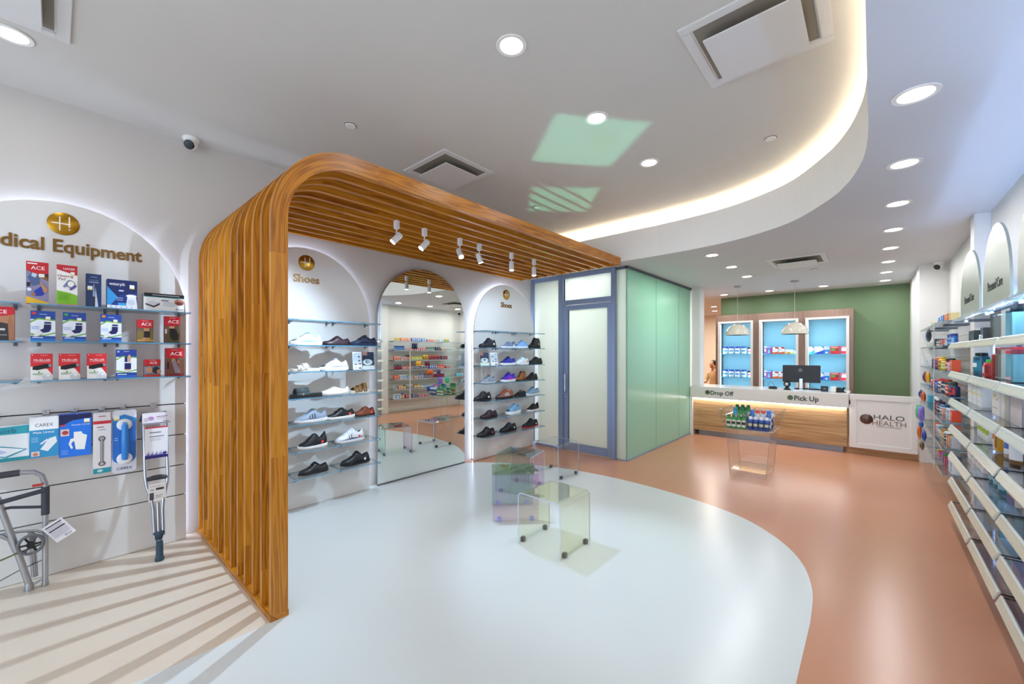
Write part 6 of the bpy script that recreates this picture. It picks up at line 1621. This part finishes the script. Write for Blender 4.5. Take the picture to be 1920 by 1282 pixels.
bag('navy and blue bag hanging under the top shelf', 6.15, 1.62, .19, .135, .44, '#101838', '#2a5ad0')
MB().box(.468, 6.02, .3, .472, 6.05, 1.8).build('strip', M('#c8c8c4', .4), thing('hanging_strip', 'thin clip strip hanging from the top shelf end, carrying bags', 'strip', (0, 0, 0)))

# ------------------------------------------------------------------ near shelf bays with headers
m_blue = paint('bay_back', '#c3d0ea', 0.5)
m_head = M('#b4bab0', 0.38, 0.85)
NB = [(4.335, 5.30), (3.445, 4.295), (2.555, 3.405)]
bname = ['farthest', 'middle', 'nearest']
XB = XR - .02
for q, (a, b) in enumerate(NB):
    t = thing('shelf_bay', 'pale blue back panel with slotted posts, %s bay of the right wall' % bname[q], 'shelving', (XR - .001, (a + b) / 2, 0), R_RIGHT, 'shelf bays along the right wall')
    Lh = b - a
    MB().box(-Lh / 2 + .22, -.018, .06, Lh / 2 - .03, 0, 1.80).build('back_panel', m_blue, t)
    MB().box(-Lh / 2 + .02, -.018, .06, -Lh / 2 + .18, 0, 1.80).build('back_panel', m_blue, t)
    for x in (-Lh / 2 + .19, Lh / 2 - .015):
        p = MB().box(x - .012, -.028, .02, x + .012, -.0, 1.86).build('slotted_post', M('#9aa6bc', .4, .4), t)
        mb = MB()
        for k in range(30): mb.box(x - .003, -.0285, .08 + k * .058, x + .003, -.0275, .11 + k * .058)
        mb.build('slots', M('#20242c', .6), p)
    MB().box(-Lh / 2 + .185, -.012, .06, -Lh / 2 + .215, -.008, 1.80).build('light_strip', M('#c6dcff', emit=26.0), t)
    hx = .55
    w = min(Lh - .13, .80)
    hd = thing('header_sign', 'brushed silver arched header lettered %s on the %s bay' % (['Personal Care', 'Personal Care', 'Skin Care'][q], bname[q]), 'sign', (hx, [4.655, 3.775, 2.90][q], 1.812), R_RIGHT, 'arched shelf headers')
    P = [(-w / 2, 0), (w / 2, 0)] + [(w / 2 * math.cos(PI * k / 24), .10 + .37 * math.sin(PI * k / 24)) for k in range(25)]
    MB().prism(P, 0, .012, 'y').build('panel', m_head, hd)
    MB().box(-w / 2, -.004, -.012, w / 2, .016, 0.0).build('base_channel', m_rail, hd)
    letters('lettering', hd, ['Personal Care', 'Personal Care', 'Skin Care'][q], M('#2b2b2b', .5), .062, .002, (0, 0, .08), sx=.82, bold=0.0)
    right_shelf(a, b, SHZ[0] - .02, 'top glass shelf under the header of the %s right bay' % bname[q], 'shelves of the right bays', XB, .53, False)
    for r, z in enumerate((1.585, 1.34, 1.10, .865, .625, .40, .185)):
        right_shelf(a, b, z, '%s clear shelf with a white price rail in the %s right bay' % (['upper', 'second', 'third', 'fourth', 'fifth', 'sixth', 'lowest'][r], bname[q]), 'shelves of the right bays', XB, XRF + .035, True)
ls = thing('light_strip_bar', 'cool light strip along the top of the right shelf bays', 'light', (0.725, 3.3, 1.835))
MB().box(-.02, -1.98, -.012, .02, 1.98, 0).build('channel', m_clip, ls)
MB().box(-.015, -1.97, 0, .015, 1.97, .003).build('diffuser', M('#cfe0ff', emit=8.0), ls)
area_light('light_strip_lamp', (0.725, 3.3, 1.842), (PI, 0, 0), 0.03, 3.9, 12, (0.28, 0.52, 1.0), 175)
area_light('bay_fill', (0.60, 3.9, 1.785), (0, 0.35, 0), 0.03, 2.7, 10, (0.72, 0.85, 1.0), 175)  # added cool fill to brighten the bays, no fitting under the headers
BZ = dict(zip(range(7), (1.585, 1.34, 1.10, .865, .625, .40, .185)))
def rbox(label, y0, y1, r, h, body, shapes, x=.60, d=.06, name='carton', mat=None):
    w = y1 - y0
    t = MB().box(-w / 2, 0, .0006, w / 2, d, h).build(name, mat or M(body, .4), bevel=.001)
    t.location = (x, (y0 + y1) / 2, BZ[r]); t.rotation_euler = (0, 0, R_RIGHT)
    tag(t, label, 'box', 'goods in the right bays')
    if shapes: decal('front_print', t, w, h, -.0003, shapes)
    return t
def rbot(label, y, r, R, h, c1, c2, c3, shape='tall', lab2=None, x=.64):
    put_bottle(bottle_meshes(c1, c2, c3, R, h, shape, lab2=lab2), label, (x, y, BZ[r] + .0005), R_RIGHT, 'goods in the right bays')
m_bin = glass_mat('clear_bin', '#dff0f4', 1.0)
m_binp = glass_mat('pink_bin', '#f0c8d0', 1.0)
def bin_(label, y0, y1, r, h, mat, content, x=.56):
    w = y1 - y0
    t = thing('acrylic_bin', label, 'bin', (x, (y0 + y1) / 2, BZ[r] + .0005), R_RIGHT, 'clear bins in the right bays')
    mb = MB()
    mb.box(-w / 2, 0, 0, w / 2, .003, h); mb.box(-w / 2, .10, 0, w / 2, .103, h); mb.box(-w / 2, .003, 0, -w / 2 + .003, .10, h); mb.box(w / 2 - .003, .003, 0, w / 2, .10, h); mb.box(-w / 2 + .003, .003, 0, w / 2 - .003, .10, .003)
    mb.build('bin_walls', mat, t)
    MB().box(-w / 2 + .008, .01, .0035, w / 2 - .008, .095, h * .86).build('contents', content, t)
    return t
# farthest near bay
rbox('black box standing on the upper shelf under the far header', 4.87, 5.10, 0, .10, '#0e0f12', [('e', .9, .3, .08, .2, '#2a9a94'), ('r', .05, .05, .2, .9, '#15161a')])
rbot('small teal bottle beside the black box on the upper shelf', 4.80, 0, .022, .06, '#2a9a94', '#e8e8ec', '#cfe8e6', 'jar')
rbox('dark slim box at the near end of the far upper shelf', 4.50, 4.60, 0, .105, '#1c1e24', [('r', .1, .1, .9, .5, '#d8dade')])
rbot('dark teal bottle with a black dome cap on the second shelf', 4.86, 1, .045, .165, '#1e5a72', '#0c0d10', '#2a7a94', 'can', '#e8eef0')
rbot('slim blue bottle left of the dome capped bottle', 5.02, 1, .026, .12, '#2a5a78', '#e8eef0', '#e6eaee', 'tall', '#c8404a')
rbot('small green capped red tube on the second shelf of the far bay', 4.56, 1, .026, .115, '#c82a2c', '#3fb03a', '#8a1a1e', 'tall')
rbot('pink and red small bottle on the second shelf of the far bay', 4.66, 1, .022, .09, '#d8505a', '#e8a0a8', '#f0d0d4', 'tall')
for k in range(3):
    rbox('yellow banded white box, %s of three on the far bay third shelf' % ['leftmost', 'middle', 'rightmost'][k], 4.95 - k * .2, 5.13 - k * .2, 2, .17, '#e8ecee', [('r', 0, 0, 1, 1, '#eef0f2'), ('r', 0, .48, 1, .54, '#e8d46a'), ('r', .2, .86, .8, 1, '#3f86d0') if k == 0 else ('r', .1, .8, .5, .86, '#c8ccd4'), ('r', .2, .2, .7, .23, '#c8ccd4')])
for k in range(4):
    rbot('white bottle with green marks, %s from the near end of the far bay' % ORD[k], 4.45 + k * .1, 3, .036, .16, '#e6ecee', '#cfd8dc', '#eef2f2', 'tall', '#a8c83a')
    rbox(['white box with red print on the far bay fifth shelf by the pier', 'white box with navy top on the fifth shelf of the far bay', 'pale pink box on the fifth shelf of the far bay', 'white box with dark red corner on the fifth shelf of the far bay'][k], 5.0 - k * .17, 5.15 - k * .17, 4, .14, '#e8e6ea', [('r', 0, 0, 1, 1, '#eeeef2'), ('r', .1, .7, .9, .88, ['#c8343a', '#1c2450', '#d8949c', '#8a2a34'][k]), ('r', .2, .3, .7, .5, ['#e8a8a8', '#8a6a8a', '#c86a7a', '#d8b8bc'][k])])
rbox('white box with a dark red patch on the sixth shelf of the far bay', 4.86, 5.06, 5, .13, '#e8eaf0', [('r', .1, .5, .5, .9, '#8a1a34'), ('r', .1, .3, .5, .5, '#b85aa0')])
rbox('pale grey box on the sixth shelf of the far bay', 4.45, 4.75, 5, .14, '#dfe4ee', [('r', .1, .6, .9, .8, '#c4cede'), ('r', .1, .3, .6, .36, '#a8b4cc')])
rbox('pale lilac box on the lowest shelf of the far bay', 4.6, 4.9, 6, .13, '#dcdcec', [('r', .2, .4, .8, .6, '#b8a8d0')])
# middle bay
rbot('tall cream bottle on the upper shelf of the middle bay', 4.10, 0, .048, .17, '#ece6da', '#d8d8d4', '#f0ece2', 'tall', '#c8b46a')
bin_('large pale blue filled clear bin on the upper shelf of the middle bay', 3.48, 3.98, 0, .165, m_bin, M('#d4f0f6', .4))
rbot('tall dark red bottle on the second shelf of the middle bay', 4.12, 1, .055, .20, '#9a1418', '#a8181c', '#8a0e14', 'tall')
rbot('white tube with a blue cap right of the dark red bottle', 3.99, 1, .034, .19, '#e4e8f0', '#1f4ab0', '#a8b8dc', 'tall')
rbot('cream bottle with yellow band beside the blue capped tube', 3.90, 1, .036, .17, '#e8dfc8', '#e6e2d6', '#d8c48a', 'tall', '#6a8a4a')
rb = bin_('clear bin with red topped stock on the second shelf of the middle bay', 3.46, 3.84, 1, .18, m_bin, M('#d4f0f6', .4))
MB().box(-.18, .008, .156, .18, .097, .195).build('red_stock', M('#d83a4a', .4), rb)
rbox('white box with yellow dots on the third shelf of the middle bay', 3.98, 4.2, 2, .205, '#e6e4e0', [('r', 0, 0, 1, 1, '#eceae6'), ('e', .4, .6, .12, .05, '#e2b83a'), ('e', .7, .5, .1, .04, '#d8a02a'), ('r', .1, .78, .3, .86, '#6a6a72'), ('r', .1, .2, .8, .24, '#b8b8bc')])
rbox('clear fronted grey box on the third shelf of the middle bay', 3.74, 3.95, 2, .19, '#cfd0d4', [('r', 0, 0, 1, 1, '#d8d8da'), ('r', .5, 0, 1, .96, '#a8a49c'), ('r', .3, .3, .5, .5, '#f0eeea')])
rbox('grey pink panel box at right on the third shelf of the middle bay', 3.46, 3.70, 2, .185, '#a8a0a6', [('r', 0, 0, 1, 1, '#b4a9ae'), ('r', 0, 0, 1, .5, '#c9c2c6')])
rbox('yellow and orange carton on the fourth shelf of the middle bay', 4.06, 4.15, 3, .20, '#e2a82a', [('r', 0, 0, .4, 1, '#e8c04a'), ('r', .4, .5, 1, .95, '#c2401c'), ('r', .45, .6, .95, .72, '#f0e4d0'), ('r', .4, .1, 1, .45, '#8a3a1c')])
rbot('brown jar with white label on the fourth shelf of the middle bay', 3.68, 3, .05, .165, '#7a5a34', '#6a4a26', '#e6ecf4', 'jar')
rbot('clear bottle with white label on the fourth shelf of the middle bay', 3.86, 3, .042, .18, '#b8a8a4', '#c8c0bc', '#e8eef6', 'tall', '#5a7ac8')
rbot('white bottle at the left end of the fourth shelf, middle bay', 4.21, 3, .036, .19, '#e6e2da', '#d8d4ca', '#ece8e0', 'tall', '#c83a3a')
for k in range(3):
    rbot('%s dark capped teal bottle on the fifth shelf of the middle bay' % ['left', 'middle', 'right'][k], 4.20 - k * .135, 4, .055, .20, '#2f7890', '#0f1418', '#8fb4c4', 'tall', '#1d4a5c')
rbox('yellow labelled maroon carton on the fifth shelf of the middle bay', 3.62, 3.80, 4, .17, '#d8d0c0', [('r', 0, .5, 1, .9, '#e2b42a'), ('r', 0, .3, 1, .5, '#7a1c2a'), ('r', 0, 0, 1, .25, '#4a3a8a')])
bin_('clear bin with pale blue stock on the sixth shelf of the middle bay', 3.75, 4.2, 5, .14, m_bin, M('#bcd8e4', .4))
rbox('white box with cyan stripe on the lowest shelf of the middle bay', 3.7, 4.1, 6, .13, '#dfe6ee', [('r', 0, .6, 1, .7, '#3fb4dc'), ('e', .1, .85, .08, .08, '#c88a5a')])
rbox('violet printed packet box on the lowest shelf of the middle bay', 3.5, 3.66, 6, .12, '#b8a8c8', [('r', .1, .1, .9, .5, '#7a5a9a')])
# nearest bay (its far end enters the frame)
for r in (2, 3, 4, 5):
    rbox('pale grey lilac box at the far end of the %s shelf, nearest bay' % ORD[r], 3.05, 3.36, r, .15, '#b8b4be', [('r', .1, .2, .9, .5, '#cfc8d0'), ('r', .1, .6, .5, .7, '#8a84a0')])
